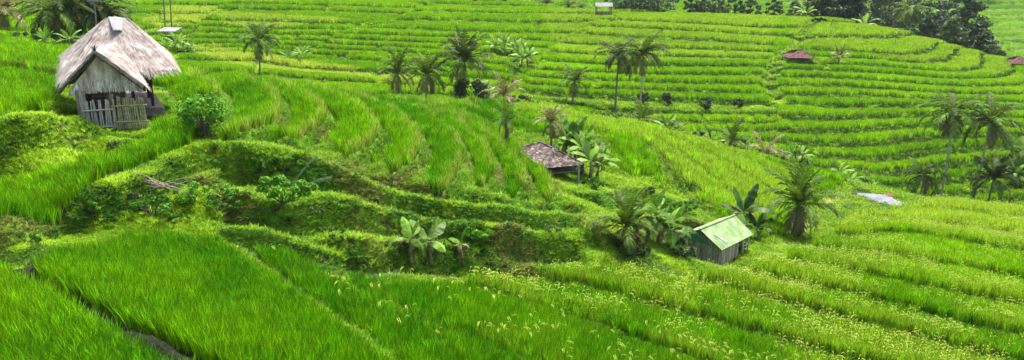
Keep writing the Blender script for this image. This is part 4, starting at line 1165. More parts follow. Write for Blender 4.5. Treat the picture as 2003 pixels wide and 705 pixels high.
# ------------------------------------------------------------------ shingled gazebo
def gazebo(L_, F_, Rr_, ap1, ap2, label, mt, nt_, nv_, group=None, far=False, post='post_pale', pr=.05, ins=.12):
    Bk = L_ + Rr_ - F_; o = (L_ + Rr_) / 2; o = V3((o.x, o.y, gz(o.x, o.y)))
    t = thing('field_pavilion', o, label, 'pavilion', group); mb = MB()
    for q in ([ap1, ap2, F_, L_], [ap2, ap2 + V3((.01, 0, 0)), Rr_, F_], [ap2, ap1, Bk, Rr_], [ap1, ap1 + V3((.01, 0, 0)), L_, Bk]):
        q = local(q, o); roof_sheet(mb, q, 2, 2, 0, .03, rd); shingles(mb, q, nt_, nv_, rd)
    rf = mb.obj('roof', M[mt], t)
    mb = MB()
    for a, b in ((ap1, ap2), (ap2, F_), (ap2, Rr_), (ap1, L_), (ap1, Bk)):
        a, b = local([a, b], o); k = nv_
        for i in range(k): mb.tube([lerp(a, b, i / k) + V3((0, 0, .05)), lerp(a, b, (i + 1.1) / k) + V3((0, 0, .06))], [.05, .065], 5, rd.uniform() * .7)
    mb.obj('ridge_tiles', M[mt], rf)
    c = (L_ + Rr_) / 2
    for p in (L_, F_, Rr_, Bk):
        q = lerp(p, c, ins); mb = MB(); mb.tube([V3((q.x, q.y, gz(q.x, q.y) - .15)) - o, V3((q.x, q.y, F_.z + .05)) - o], pr, 6); mb.obj('post', M[post], t)
    fl = [V3((lerp(p, c, ins).x, lerp(p, c, ins).y, gz(c.x, c.y) + .35)) for p in (L_, F_, Rr_, Bk)]
    sheet([fl[0], fl[1], fl[2], fl[3]], 'floor', 'plank_brown', t, o, .05)
    return t
EV = -11.4
def at_z(px, py, z):
    u, s = ray(px, py); d = z / s; return V3((u * d, d, z))
gazebo(at_z(1005, 294, EV), at_z(1067, 329, EV), at_z(1141, 322, EV), at_z(1058, 280, -10.62), at_z(1082, 292, -10.55), 'open pavilion with mottled grey-brown shingle hip roof beside the large banana clump', 'tile', 30, 16)
def small_pav(px, py, wpx, hpx, label, mt, far=True, d=None, post='post', bk=1.0, wall=None):
    b = G(px, py, far, d); k = b.y / FPX; hw = wpx * k / 2; he = hpx * k
    c = b + V3((0, hw * bk, 0)); ez = b.z + he * .45; az = b.z + he
    return gazebo(V3((c.x - hw, c.y + hw * bk, ez)), V3((c.x - hw, c.y - hw * bk, ez)), V3((c.x + hw, c.y - hw * bk, ez)), V3((c.x - hw * .35, c.y, az)), V3((c.x + hw * .35, c.y, az)), label, mt, 14, 7, post=post)
small_pav(1567, 126, 50, 22, 'small pavilion with dark red-brown tiled hip roof on the right hillside', 'tile_red')
small_pav(1999, 128, 38, 20, 'red-brown roofed pavilion cut by the right edge, below the distant slope', 'tile_red', d=134)
small_pav(1103, 22, 22, 16, 'tiny brown roofed hut far away beyond the middle hill', 'tile_red', d=215)

def gable_hut(px, py, wd, dp, hw, hr, label, roof_mt, post_mt, far=True, d=None, rz=0, wall=None, name='field_hut', mono=False):
    b = G(px, py, far, d); t = thing(name, b, label, 'hut', None, rz); O = V3((0, 0, 0))
    if mono: qs = [[(-wd / 2, dp / 2, hr), (wd / 2, dp / 2, hr), (wd / 2, -dp / 2, hw), (-wd / 2, -dp / 2, hw)]]
    else: qs = [[(-wd / 2, 0, hr), (wd / 2, 0, hr), (wd / 2, -dp / 2, hw), (-wd / 2, -dp / 2, hw)], [(-wd / 2, 0, hr), (wd / 2, 0, hr), (wd / 2, dp / 2, hw), (-wd / 2, dp / 2, hw)]]
    for q in qs: sheet([V3(p) for p in q], 'roof', roof_mt, t, O, .03, ribs=16, rr=.02)
    for sx in (-1, 1):
        for sy in (-1, 1):
            mb = MB(); mb.tube([(sx * wd * .42, sy * dp * .4, -.4), (sx * wd * .42, sy * dp * .4, hw + (.25 * (hr - hw) if not mono else (hr - hw) * (.5 + sy * .4) - .03))], .06, 6); mb.obj('post', M[post_mt], t)
    if wall:
        mb = MB()
        for k in range(9): mb.box(-wd * .40 + k * wd * .089, -wd * .40 + (k + .92) * wd * .089, -dp * .36, -dp * .34, .1, hw * .55, c=rd.uniform())
        mb.obj('wall', M[wall], t)
    return t
gable_hut(1180, 34, 3.3, 2.6, 2.1, 2.75, 'white roofed field hut on dark posts at the top edge of the middle hill', 'white_metal', 'post', wall='plank_brown')
gable_hut(838, 14, 3.0, 2.6, 2.4, 3.0, 'pale hut on white posts cut by the top edge, left of the dark shrubs', 'white_metal', 'white')
gable_hut(335, 82, 2.6, 2.0, 1.5, 1.85, 'grey sheet roofed lean-to among young banana plants above the yellow plot', 'grey_metal', 'twig', mono=True, rz=-.12, wall='plank_brown')

# grey corrugated shelter roof on the right
q = [W(1668, 377, 60.5), W(1744, 382, 60.0), W(1752, 402, 58.2), W(1676, 400, 58.6)]
o = V3(((q[0].x + q[2].x) / 2, 59.3, gz((q[0].x + q[2].x) / 2, 59.3)))
sh = thing('field_shelter', o, 'low shelter with grey corrugated sheet roof at the edge of the pale right field', 'shelter')
for p in q: p.z += 0
sheet(q, 'roof', 'grey_metal', sh, o, .025, ribs=26, rr=.02)
sheet([W(1744, 388, 59.9), W(1766, 397, 59.6), W(1772, 405, 58.2), W(1752, 402.5, 58.1)], 'side_roof', 'grey_metal', sh, o, .025, ribs=6, rr=.02)
sheet([W(1766, 396, 59.4), W(1769, 397, 59.4), W(1775, 405, 58.1), W(1772, 404.5, 58.1)], 'blue_edge', 'blue', sh, o, .03)
sheet([W(1733, 379, 60.3), W(1746, 379, 60.2), W(1747, 384, 59.7), W(1734, 384, 59.8)], 'red_cap', 'red', sh, o, .04)
sheet([W(1666, 375, 60.7), W(1676, 376, 60.6), W(1676, 379, 60.2), W(1667, 379, 60.2)], 'dark_cap', 'post', sh, o, .04)
for p in q:
    pp = lerp(p, (q[0] + q[2]) / 2, .08); mb = MB(); mb.tube([V3((pp.x, pp.y, gz(pp.x, pp.y) - .1)) - o, pp - o - V3((0, 0, .03))], .05, 6); mb.obj('post', M['bark'], sh)

# ------------------------------------------------------------------ poles
def pole(px, py, toppx, toppy, r, label, d=None, far=True, mt='metal_post', bar=None, lamp=False, name='pole'):
    b = G(px, py, far, d); u, s = ray(toppx, toppy); t = thing(name, b, label, 'pole' if not lamp else 'lamp post'); tp = V3((u * b.y, b.y, s * b.y)) - b
    mb = MB(); mb.tube([(0, 0, -.2), tuple(tp * .5), tuple(tp)], [r * 1.1, r, r * .85], 7); mb.obj('shaft', M[mt], t)
    if bar:
        mb = MB(); mb.box(tp.x - bar, tp.x + bar, -.06, .06, tp.z - .12, tp.z); mb.obj('crossarm', M[mt], t)
    return t
pole(321, 44, 318, -40, .10, 'left one of two tall thin grey poles rising above the lean-to', d=118)
pole(334, 45, 330, -40, .10, 'right one of two tall thin grey poles rising above the lean-to', d=118.5)
pole(186, 60, 184, 1, .06, 'slim dark post with a short crossarm standing among the palms behind the hut', d=58, bar=.5, mt='metal_post')
for px, py, lb in ((1655, 468, 'thin grey stake standing in the gap before the dark edge of the right field'),):
    b = G(px, py); t = MB(); t.tube([(0, 0, -.1), (0.02, 0, .45), (0.03, 0, 1.05)], .022, 5); ob = t.obj('stake', M['twig']); ob.location = b; tag(ob, lb, 'stake')

# ------------------------------------------------------------------ palms
palm(507, 157, 3, 2.5, 'lone coconut palm in the pale plot right of the thatched hut', top=(507, 88), up=.75, seed=1, n=20, trunk=.14)
palm(779, 203, 3, 2.3, 'palm with pale trunk foot, leftmost of the three above the curved terraces', top=(779, 150), up=.85, seed=2, n=17, bark='bark_pale')
palm(833, 208, 3, 2.3, 'pale-trunked palm between the leftmost palm and the tall dark palm by the round bush', top=(836, 152), up=.85, seed=3, n=19, bark='bark_pale', dry=6)
palm(905, 212, 4, 2.7, 'tall dark palm with upright fronds in front of the round dark bush', top=(909, 128), up=.9, seed=4, n=22, mt='palm_dark', trunk=.11)
palm(1118, 208, 3, 2.0, 'short palm with drooping outer fronds left of the two tall middle palms', top=(1124, 166), up=.8, seed=5, n=17)
palm(1203, 222, 6, 2.5, 'tall slender palm, left of the two standing together in the middle', top=(1211, 108), up=.55, seed=6, n=19, mt='palm_dark', trunk=.14)
palm(1247, 240, 7, 2.7, 'tall leaning palm, right of the two standing together in the middle', top=(1258, 112), up=.7, seed=7, n=22, trunk=.13, bark='bark_pale')
palm(1255, 246, .6, 2.0, 'stemless young palm at the foot of the leaning middle palm', up=.9, seed=8, n=12, d=80, dry=0)
palm(990, 300, 1.6, 1.4, 'small ragged palm just left behind the shingled pavilion', far=False, d=48, seed=9, n=11, up=.8, dry=3)
palm(1076, 320, 2.4, 1.5, 'upright browning palm rising behind the shingled pavilion roof', far=False, d=46.5, seed=10, n=12, up=1.0, mt='palm_dry', dry=4, trunk=.09)
palm(1221, 492, 1.4, 2.1, 'feathery palm with a thick dark trunk at the left of the banana clump', far=False, seed=11, n=18, up=1.0, top=(1222, 443), trunk=.17, bark='bark_dark', dry=4)
palm(1548, 462, 2, 2.95, 'big palm with thick brown trunk beside the dirt path right of the green roof', far=False, seed=12, n=19, up=1.0, top=(1560, 400), trunk=.15, dry=6)
palm(1430, 282, .9, 1.9, 'low palm with one drooping frond at the rim of the light green ridge', d=78, seed=13, n=12, up=.9, dry=3)
palm(1495, 308, .8, 1.9, 'low spreading palm with yellow fronds, right along the ridge rim', d=77, seed=14, n=14, up=.6, mt='palm_dry', dry=4)
palm(1838, 392, 7, 2.9, 'tall palm leaning right, leftmost of the two tall palms at right', d=79, top=(1864, 228), up=.62, seed=15, n=18, trunk=.14, bark='bark_pale', dry=5)
palm(1897, 404, 7, 3.0, 'tall palm leaning right with dense crown, nearest the right edge', d=78, top=(1937, 246), up=.65, seed=16, n=19, trunk=.15, bark='bark_pale', dry=4, mt='palm')
palm(1931, 412, 3, 2.4, 'short dark palm under the rightmost tall palm', d=77, top=(1945, 358), up=.8, seed=17, n=18, mt='palm_dark', trunk=.13, dry=1)
palm(1797, 386, 3, 2.1, 'short palm with drooping fronds left of the two tall right palms', d=78, top=(1808, 342), up=.5, seed=18, n=15, trunk=.11, bark='bark_pale', dry=4)
palm(2010, 260, 2.0, 2.6, 'palm cut by the right edge behind the tall palms', d=86, seed=19, n=18, up=.6, dry=2)
palm(113, 100, 5, 2.6, 'coconut palm with hanging fronds, left of the clump behind the thatched hut', d=66, top=(104, 20), seed=20, n=22, up=.35, dry=5, trunk=.12, bark='bark_pale')
palm(122, 100, 5, 2.4, 'thin pale trunk palm second from left in the clump behind the hut', d=67.5, top=(122, 8), seed=21, n=18, up=.3, dry=4, trunk=.10, bark='bark_pale')
palm(150, 90, 5, 2.7, 'dark-crowned palm in the middle of the clump behind the hut', d=69, top=(158, 6), seed=22, n=24, up=.4, mt='palm_dark', dry=2, trunk=.13, bark='bark_pale')
palm(180, 85, 5, 2.6, 'dark-crowned palm right of centre in the clump behind the hut', d=71, top=(190, 12), seed=23, n=24, up=.3, mt='palm_dark', dry=2, trunk=.13)
palm(200, 80, 5, 2.3, 'rightmost low dark palm of the clump behind the hut', d=70, top=(206, 30), seed=24, n=20, up=.25, mt='palm_dark', dry=2, trunk=.12)
palm(14, 66, 1.5, 2.6, 'yellowing palm cut by the upper left corner', d=84, top=(10, 26), seed=25, n=16, up=.7, mt='palm_dry', dry=2)
palm(1781, 58, 4, 3.8, 'pale-trunked palm on the crest against the dark trees', d=157, top=(1784, 20), seed=26, n=22, up=.35, trunk=.24, bark='bark_pale', dry=7)
palm(1067, 24, 1.5, 3.6, 'small spreading palm beyond the crest left of the white roofed hut', d=188, seed=27, n=18, up=.5, mt='palm_dark', dry=2, trunk=.2)
palm(1112, 24, 1.2, 3.0, 'stubby palm beyond the crest just left of the white roofed hut', d=186, seed=28, n=16, up=.6, mt='palm_dark', dry=2, trunk=.2)
palm(1135, 24, 1.0, 2.6, 'smallest stubby palm touching the white roofed hut on its left', d=185, seed=29, n=16, up=.6, mt='palm', dry=2, trunk=.2)
palm(985, 206, .7, 1.7, 'brown-leaved low palm right of the round dark bush', d=79, seed=30, n=14, up=.8, mt='palm_dry', dry=3)

# ------------------------------------------------------------------ banana plants
banana(803, 524, 1.0, 1.0, 'banana plant with tattered brown skirt, leftmost of three by the lower bank', far=False, seed=1, n=7, dead=4, stem_r=.075, spread=1.0)
banana(843, 523, .95, 1.25, 'banana plant with one tall upright bright leaf, middle of three by the lower bank', far=False, seed=2, n=6, dead=4, stem_r=.075, spread=.9, mt='banana_pale', wide=.2)
banana(905, 517, .85, .95, 'nearly dead banana stalk with a single pale leaf, rightmost by the lower bank', far=False, seed=3, n=2, dead=4, stem_r=.07, spread=.9)
for i, (px, py, H, L_, mt, lb) in enumerate([
    (1243, 500, 1.0, 1.3, 'banana_dark', 'dark leaved banana plant just right of the feathery palm'),
    (1264, 506, 1.3, 1.5, 'banana', 'tall banana plant left of centre in the clump beside the green roofed shed'),
    (1285, 508, 1.2, 1.3, 'banana_pale', 'pale leaved banana plant in the middle of the clump by the green roofed shed'),
    (1305, 510, 1.4, 1.6, 'banana', 'banana plant with one tall upright leaf in the clump by the green roofed shed'),
    (1330, 512, .9, 1.2, 'banana_dark', 'low dark banana plant touching the left wall of the green roofed shed')]):
    banana(px, py, H, L_, lb, far=False, seed=40 + i, mt=mt, n=9, dead=5, d=36.8 + .25 * i, spread=.95, wide=.15)
for i, (px, py, H, L_, mt, lb, d) in enumerate([
    (1108, 342, 1.5, 1.7, 'banana', 'banana plant directly behind the shingled roof ridge', 46.6),
    (1125, 342, 1.7, 1.9, 'banana_dark', 'dark tall banana plant behind the right half of the shingled roof', 47.2),
    (1138, 345, 1.6, 1.9, 'banana', 'banana plant with broad upright leaves right behind the shingled roof', 45.6),
    (1155, 352, 1.3, 1.7, 'banana_pale', 'pale leaved banana plant at the right corner of the shingled pavilion', 44.2),
    (1166, 352, 1.1, 1.5, 'banana', 'rightmost banana plant of the clump at the shingled pavilion', 45.2)]):
    banana(px, py, H, L_, lb, far=False, seed=60 + i, mt=mt, n=9, dead=4, d=d, spread=.85, wide=.15)
banana(1452, 470, 1.3, 1.9, 'wide banana plant with brown-edged leaves behind the green roofed shed', far=False, d=43.2, seed=70, mt='banana_dark', n=9, dead=5, spread=1.15, wide=.17)
banana(1478, 478, .7, 1.2, 'low dark banana plant right of the green roofed shed', far=False, d=42.6, seed=71, mt='banana_dark', n=8, dead=3, spread=1.1)
for i, (px, py, H, L_, mt, lb, d, n) in enumerate([
    (685, 196, .3, 2.3, 'banana_pale', 'pale green rosette of broad leaves behind the crest of the curved terraces', 68, 14),
    (968, 118, 1.0, 2.1, 'banana_pale', 'light green banana plant, leftmost of the clump on the dark terraces', 113, 9),
    (985, 117, 1.1, 2.1, 'banana_pale', 'light green banana plant, second of the clump on the dark terraces', 113.5, 9),
    (1002, 118, 1.0, 2.1, 'banana_pale', 'light green banana plant, third of the clump on the dark terraces', 113, 9),
    (1020, 133, 1.6, 2.5, 'banana_pale', 'large banana plant with reddish stems right of the light green clump', 105, 11),
    (1033, 134, 1.7, 2.4, 'banana', 'large banana plant, rightmost of the clump on the dark terraces', 105.5, 11),
    (590, 104, 1.0, 1.7, 'banana_pale', 'small banana plant standing alone right of the lone coconut palm', 107, 9),
    (562, 104, .6, 1.5, 'banana', 'tiny banana plant between the lone coconut palm and the small banana plant', 108, 6),
    (938, 160, 1.5, 1.6, 'banana_pale', 'bright young banana plant above the round dark bush', 84, 6),
    (957, 160, 1.3, 1.4, 'banana_pale', 'thin leaved banana plant up right of the round dark bush', 86, 5),
    (1640, 128, 1.0, 2.1, 'palm_dry', 'yellowish banana plant right of the red-brown tiled pavilion', 118, 8),
    (1305, 262, .6, 1.6, 'banana_pale', 'banana plant at the ridge rim right of the leaning middle palm', 76.5, 8),
    (1330, 268, .6, 1.3, 'banana', 'low banana plant among shrubs on the ridge rim', 77, 7),
    (1392, 280, .6, 1.4, 'banana_pale', 'banana plant with one pale upright leaf on the ridge rim', 78, 7),
    (1372, 275, .5, 1.2, 'banana_pale', 'small pale banana plant in the middle of the ridge rim', 77.5, 6),
    (1455, 292, .9, 1.3, 'banana', 'banana plant between the two low palms on the ridge rim', 77.5, 8),
    (1548, 325, 1.3, 1.4, 'banana', 'left banana plant of the pair above the big palm', 76, 7),
    (1566, 326, 1.4, 1.4, 'banana_pale', 'right banana plant of the pair above the big palm', 76.5, 7),
    (1640, 343, .6, 1.3, 'banana_pale', 'pale banana plant at the rim left of the grey corrugated roof', 73, 7),
    (1665, 348, .9, 1.5, 'banana_pale', 'banana plant with upright leaves above the grey corrugated roof', 72.5, 8),
    (1708, 362, .6, 1.2, 'banana', 'small banana plant with dark stem right above the grey corrugated roof', 71, 5),
    (90, 106, .8, 1.1, 'banana', 'small banana plant left of the palm clump behind the hut', 63, 8),
    (78, 100, .4, 1.0, 'banana_dark', 'low leafy plant left of the small banana plant behind the hut', 64, 7),
    (140, 100, .9, 1.4, 'banana', 'banana plant with upright leaf under the palm clump', 60, 7),
    (345, 82, .9, 1.9, 'banana_pale', 'pale banana plant leaning against the grey lean-to', 101, 9),
    (358, 83, .6, 1.7, 'banana_pale', 'pale low banana plant right of the grey lean-to', 101.5, 8),
    (368, 82, .5, 1.5, 'banana', 'outermost low banana plant right of the grey lean-to', 102, 7),
    (323, 84, .6, 1.3, 'banana', 'banana plant left in front of the grey lean-to', 100, 7),
    (1690, 44, .8, 3.4, 'banana_pale', 'pale banana plant on the crest before the dark trees', 160, 9),
    (1578, 30, 1.6, 3.2, 'banana_pale', 'pale banana plant on the crest at the top of the grassy gully', 166, 8),
    (1995, 285, .9, 2.0, 'banana', 'banana plant at the right edge beside the tall palms', 84, 9)]):
    banana(px, py, H, L_, lb, d=d, seed=80 + i, mt=mt, n=n + 2, dead=2, wide=.115, spread=.95)

# ------------------------------------------------------------------ shrubs and small trees
bush(402, 268, 2.0, 1.95, 'round bright green leafy bush on the bank right of the thatched hut', far=False, seed=1, n=2600, clumps=26, leaf=.085, bot=.12, group='bushes on the near bank')
# spreading small tree with feathery branches
b = G(548, 422); rd2 = np.random.default_rng(5)
t = thing('small_tree', b, 'small spreading leafy tree with feathery branches on the near grassy bank', 'tree')
tr = MB(); cr = MB(); tips = [(-.55, .0, .9), (.2, .1, 1.1), (.65, -.1, .95), (.95, .0, .75), (-.2, -.2, .75), (.4, -.25, .65), (0, .2, 1.25), (.75, .2, 1.05), (-.45, .1, 1.2), (.1, -.3, .95), (1.15, .1, .95)]
tr.tube([(-.55, 0, -.1), (-.1, 0, .12), (.15, 0, .4), (.25, 0, .75)], [.045, .06, .05, .03], 6); tr.tube([(-1.1, 0, .12), (-.5, 0, .10), (.0, 0, .10)], [.02, .03, .035], 5)
for p in tips:
    tr.tube([(.15, 0, .35), (p[0] * .6 + .1, p[1] * .5, p[2] * .65), p], [.03, .02, .008], 5); cards(cr, rd2, p, .26, 190, .075, .6, .5)
tr.obj('trunk', M['bark_dark'], t); cr.obj('crown', M['bush'], t)
fe = MB()
for pts in ([(.3, 0, .8), (.75, .1, 1.35), (1.1, .2, 1.75), (1.45, .3, 2.05)], [(.5, 0, .7), (1.0, .1, 1.0), (1.5, .1, 1.2), (1.95, .1, 1.28)]):
    for (a, bb) in zip(pts[:-1], pts[1:]):
        a, bb = V3(a), V3(bb); fe.tube([a, bb], .02, 4, .8)
        for k in range(8):
            p = lerp(a, bb, k / 8); dd = (bb - a).normalized()
            for sg in (-1, 1):
                e = p + V3((0, sg * .07, 0)) + V3((-.02, 0, sg * .08)) + dd * .06; fe.add([tuple(p), tuple(lerp(p, e, .5) + dd * .014), tuple(e), tuple(lerp(p, e, .5) - dd * .014)], [(0, 1, 2, 3)], rd2.uniform())
fe.obj('feathery_branches', M['palm_dry'] if False else leaf_mat('grey_green_leaf', (.13, .22, .08), trans=.3, var=.4), t)
bush(922, 206, 3.3, 3.9, 'round dark green bush beside the tall dark palm in the middle', d=79.5, seed=6, mt='shrub_dark', n=2400, clumps=30, leaf=.16, bot=.05)
for i, (px, py, w_, h_, lb) in enumerate([(1258, 205, 1.3, 1.9, 'small dark rounded shrub next to the leaning middle palm'), (1308, 208, 1.6, 1.9, 'dark round shrub, second of four in the row under the middle hill'),
                                         (1381, 218, 1.7, 2.0, 'largest dark round shrub, third of four under the middle hill'), (1444, 214, 1.3, 1.5, 'dark round shrub, rightmost of four under the middle hill')]):
    bush(px, py, w_, h_, lb, seed=10 + i, mt='shrub_dark', n=800, clumps=12, leaf=.14, bot=.05, group='dark round shrubs under the middle hill')
for i, (px, py, w_, h_, mt, lb, d, lf) in enumerate([
    (905, 212, .9, .6, 'flower', 'low red-leaved shrub at the foot of the tall dark palm', 77, .12),
    (1015, 205, 2.2, 1.1, 'tree_lite', 'leafy low shrub right of the brown-leaved palm', 78, .14),
    (1040, 206, 1.8, .9, 'tree', 'dark low shrub, right one beyond the crest in the middle', 78.5, .14),
    (700, 206, 1.2, .5, 'tree_lite', 'low weeds right of the pale rosette behind the crest', 68.5, .12),
    (860, 210, 1.5, .6, 'tree', 'low leafy weeds between the palms and the round bush', 76, .12),
    (1190, 238, 1.8, 1.0, 'tree', 'dark shrub at the foot of the tall slender palm', 80, .14),
    (1222, 246, 1.6, .9, 'shrub_dark', 'dark shrub between the feet of the two tall middle palms', 80.5, .14),
    (1285, 254, 1.6, .9, 'tree', 'shrub right of the stemless young palm on the ridge rim', 78, .14),
    (1345, 276, 1.9, .9, 'tree', 'grey-green shrub on the ridge rim under the palms', 78.5, .14),
    (1408, 278, 1.5, .9, 'tree_lite', 'light green shrub beside the low palm on the ridge rim', 79, .14),
    (1520, 318, 2.2, 1.2, 'tree', 'dark shrub right of the low spreading palm', 77, .14),
    (1585, 336, 1.8, 1.0, 'tree', 'dark shrub right of the banana pair above the big palm', 75, .14),
    (1690, 360, 2.2, 1.2, 'shrub_dark', 'dark shrub behind the grey corrugated roof', 72, .14),
    (1600, 52, 2.6, 1.7, 'tree', 'bushy shrub in the grassy gully near its top', 149, .25),
    (1700, 46, 4.5, 1.6, 'tree_lite', 'light low shrub along the crest before the dark trees', 162, .3),
    (60, 98, 2.5, 1.3, 'tree', 'low green shrub left of the palm clump on the rise', 68, .13),
    (135, 96, 2.6, 1.6, 'shrub_dark', 'dark undergrowth shrub under the left palms of the clump', 70, .15),
    (175, 92, 3.2, 2.8, 'shrub_dark', 'dense dark undergrowth right behind the hut roof', 71, .16),
    (1968, 405, 2.6, 1.4, 'tree', 'green shrub beside the short dark palm at right', 76, .14),
    (1935, 225, 2.6, 1.5, 'tree_lite', 'pale shrub behind the crown of the rightmost tall palm', 95, .15)]):
    bush(px, py, w_, h_, lb, d=d, seed=30 + i, mt=mt, n=420, clumps=9, leaf=lf, bot=.0)
for i, (px, py, w_, h_, mt, lb) in enumerate([
    (1340, 418, 1.5, .9, 'weed', 'dark leafy shrub in the grass above the banana clump'),
    (1445, 492, .7, .85, 'tree_lite', 'small bright bush standing before the shed porch'),
    (1335, 505, 1.6, 1.1, 'shrub_dark', 'dark bush with yellow tips left of the green roofed shed'),
    (1500, 452, 1.6, .9, 'shrub_dark', 'dark shrub between the shed porch and the big palm'),
    (1238, 505, 1.6, 1.0, 'shrub_dark', 'dark undergrowth at the feathery palm foot'),
    (1160, 372, 1.3, .8, 'weed', 'leafy dark shrub below the pavilion bananas'),
    (935, 478, 1.2, .8, 'bush', 'leafy weed patch on the bank right of the dead banana stalk'),
    (300, 425, 1.4, .9, 'weed', 'dark green fern bush below the dry branches'),
    (450, 420, 1.5, 1.0, 'weed', 'dark green bush on the bank left of the small tree'),
    (375, 400, 1.3, .9, 'bush', 'green bush on the bank beneath the round leafy bush'),
    (520, 330, 1.3, .6, 'weed', 'dark overhanging shrub beneath the leftmost strip of the curved terraces'),
    (1270, 380, .8, .5, 'tree_lite', 'low weed tuft beside the ditch'),
    (225, 292, .6, .3, 'tree_lite', 'tiny weed on the grassy ledge below the hut')]):
    bush(px, py, w_, h_, lb, far=False, seed=60 + i, mt=mt, n=650, clumps=14, leaf=.075, bot=.0)
ORD = ['first', 'second', 'third', 'fourth', 'fifth', 'sixth', 'seventh', 'eighth', 'ninth', 'tenth', 'eleventh', 'twelfth', 'thirteenth', 'fourteenth', 'fifteenth', 'sixteenth', 'seventeenth']
for i, px in enumerate([1170, 1205, 1232, 1268, 1318, 1358, 1383, 1420, 1442, 1472, 1508, 1532, 1600, 1618]):
    u_ = (px - CX) / FPX
    bush(px, 0, 1.9 + .5 * math.sin(i * 2.1), 1.15 + .35 * math.sin(i * 3.3), 'low tangled shrub, %s from the left along the rim of the pale ridge' % ORD[i], d=float(crest(u_)) + 2.5 + 1.2 * math.sin(i * 1.7), seed=200 + i, mt=('tree', 'weed', 'tree_lite')[i % 3], n=360, clumps=8, leaf=.13, bot=0, group='shrubs along the ridge rim')
for i, (px, py) in enumerate(sorted([(470, 318), (505, 365), (620, 420), (655, 470), (700, 355), (830, 455), (985, 455), (1020, 475), (1085, 455), (430, 375), (350, 440), (265, 400), (180, 418), (590, 335), (60, 480)])):
    bush(px, py, .75 + .3 * math.sin(i * 2.3), .38 + .12 * math.sin(i), 'low leafy weed clump, %s from the left on the near grassy bank' % ORD[i], far=False, seed=240 + i, mt=('weed', 'bush', 'tree_lite')[i % 3], n=300, clumps=9, leaf=.06, bot=0, group='weed clumps on the near bank')
# dry branches caught on the near bank
b = G(322, 392); mb = MB(); rd3 = np.random.default_rng(3)
for i in range(26):
    a = rd3.uniform(-.5, .9); L_ = rd3.uniform(.7, 1.5); p = V3((rd3.uniform(-.25, .25), rd3.uniform(-.15, .15), rd3.uniform(.45, .7))); pts = [p]
    for k in range(4): a += rd3.normal() * .25; pts.append(pts[-1] + V3((-math.cos(a), rd3.normal() * .15, math.sin(a) * .55)) * L_ / 4 * (1 if i % 3 else -1))
    mb.tube(pts, [.016, .013, .010, .007, .004], 4)
ob = mb.obj('dry_branches', M['twig']); ob.location = b; tag(ob, 'tangle of bare pale branches lying on the near bank below the hut row', 'branches')
b = G(380, 262); mb = MB()
for i in range(9):
    p = V3((rd3.uniform(-.2, .2), 0, 0)); a = rd3.uniform(-.6, .6); mb.tube([p, p + V3((a * .4, rd3.normal() * .1, .5)), p + V3((a * .9, rd3.normal() * .15, .75 + rd3.uniform() * .2))], [.012, .009, .004], 4)
ob = mb.obj('dead_stalks', M['twig']); ob.location = b; tag(ob, 'few dead bent stalks left of the round bright bush', 'stalks')
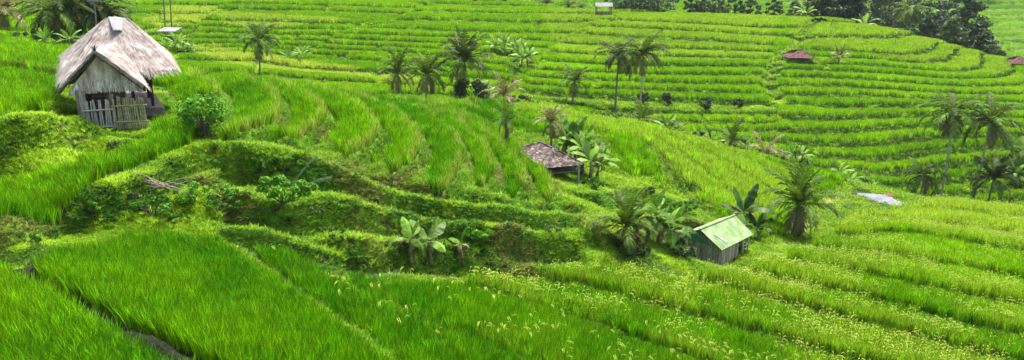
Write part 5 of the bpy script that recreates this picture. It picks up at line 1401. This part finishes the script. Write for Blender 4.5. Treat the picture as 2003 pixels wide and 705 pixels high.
# irrigation water in the ditch by the ridge
# ------------------------------------------------------------------ trees beyond the hill
TR = [
 (1222, 20, -12, 9, 'shrub_dark', 'dark spreading tree, left half of the clump above the middle hill', 178, 0),
 (1250, 20, -20, 9, 'tree', 'dark tree with reddish trunk in the clump above the middle hill', 180, 0),
 (1285, 20, -15, 9, 'shrub_dark', 'dark dense tree, right half of the clump above the middle hill', 179, 0),
 (905, 16, -8, 6, 'tree', 'greyish tree at the top edge left of centre', 178, 0),
 (947, 16, -10, 5, 'shrub_dark', 'dark compact tree at the top edge left of centre', 179, 0),
 (985, 18, -14, 1.6, 'tree', 'thin sapling at the top edge near the centre', 180, 0),
 (1352, 22, -8, 3.4, 'tree', 'narrow tree, first of the row beyond the middle hill', 182, 0),
 (1378, 22, 1, 4.6, 'tree', 'rounded tree, second of the row beyond the middle hill', 183, 0),
 (1405, 22, -3, 5, 'tree_lite', 'light tree, third of the row beyond the middle hill', 182, 0),
 (1437, 22, -14, 3.8, 'shrub_dark', 'dark upright tree, fourth of the row beyond the middle hill', 183, 0),
 (1468, 23, -1, 4.8, 'tree', 'broad tree, fifth of the row beyond the middle hill', 184, 0),
 (1514, 25, -12, 3.8, 'tree', 'thin trunked tree standing alone before the gully top', 178, 0),
 (1556, 24, 4, 4.5, 'tree_lite', 'bushy light tree at the top of the gully', 176, 0),
 (1608, 34, -30, 7, 'tree', 'leafy tree with slanting pale trunk right of the gully top', 170, 0),
 (1640, 36, -25, 7.5, 'shrub_dark', 'dark leafy tree on the crest right of the gully', 172, 0),
 (1662, 38, -30, 6, 'tree', 'dense tree at the left end of the dark crest wood', 171, 0),
 (1700, 60, -40, 10, 'tree_hazed', 'grey-green tall tree behind the pale crest banana', 190, 0),
 (1735, 60, -40, 11, 'tree', 'large dark tree left of the crest palm', 182, 0),
 (1768, 66, -30, 10, 'tree_hazed', 'grey-green tree directly behind the crest palm', 194, 0),
 (1812, 70, -40, 10, 'tree_hazed', 'bluish tree right of the crest palm', 192, 0),
 (1815, 76, 30, 6, 'tree', 'bushy tree at the right foot of the crest palm', 168, 0),
 (1846, 80, -40, 8, 'tree_hazed', 'tall hazy tree behind the big layered tree', 200, 0),
 (1858, 92, 40, 7, 'tree_lite', 'greyish bushy tree at the lower left of the big layered tree', 164, 0),
 (1884, 105, -45, 11.5, 'tree', 'big layered tree towering over the right end of the crest', 170, 1),
 (1903, 112, 42, 8, 'tree', 'dark tree low behind the right end of the crest', 164, 0),
 (1920, 116, 66, 6, 'tree', 'dark rounded tree right of the big layered tree', 160, 0),
 (1940, 122, 84, 4.5, 'tree_lite', 'small greyish tree low at the right end of the crest wood', 156, 0),
 (1956, 122, 98, 3.6, 'tree', 'smallest tree at the right end of the crest wood', 153, 0)]
for i, (px, py, tpy, w_, mt, lb, d, con) in enumerate(TR):
    g_ = G(px, py, d=d); h_ = max(2.5, ray(px, tpy)[1] * d - g_.z)
    bigd = h_ > 9
    tree(px, py, w_, h_, lb, d=d, seed=100 + i, mt=mt, n=4600 if bigd else 1600, clumps=56 if bigd else 26, leaf=.40 if bigd else .28, conic=con, bot=.04 if bigd else .12, trunk=.3 if bigd else .15, open_=.85 if con else 1.05)
# far trees on the distant slope
for i, (px, d, h_) in enumerate([(1860, 420, 12), (1905, 430, 10), (1930, 425, 9), (1955, 440, 8), (1985, 445, 10), (2010, 440, 11), (1830, 430, 13)]):
    lb = ['far grey-green tree left above the distant terraces', 'far tree above the left part of the distant terraces', 'far low tree above the middle of the distant terraces', 'small far tree above the distant terraces', 'far tree near the upper right corner', 'far tree cut by the upper right corner', 'far tree behind the layered tree top'][i]
    tree(px, 20, 11, h_, lb, d=d, seed=150 + i, mt='tree_hazed', n=900, clumps=16, leaf=.8, group='trees on the distant slope', trunk=.4)

# ------------------------------------------------------------------ thin humid air
hz = MB(); hz.box(-1500, 1500, -40, 1400, -75, 130)
hm = bpy.data.materials.new('humid_air'); hm.use_nodes = True; hn = hm.node_tree; hn.nodes.remove(hn.nodes['Principled BSDF'])
pv = hn.nodes.new('ShaderNodeVolumePrincipled'); pv.inputs['Color'].default_value = (.80, .88, .95, 1); pv.inputs['Density'].default_value = .00009; pv.inputs['Anisotropy'].default_value = .3
hn.links.new(pv.outputs[0], hn.nodes['Material Output'].inputs['Volume'])
ho_ = hz.obj('haze', hm); ho_['kind'] = 'stuff'
tag(ho_, 'thin pale humid air over the whole valley', 'haze')
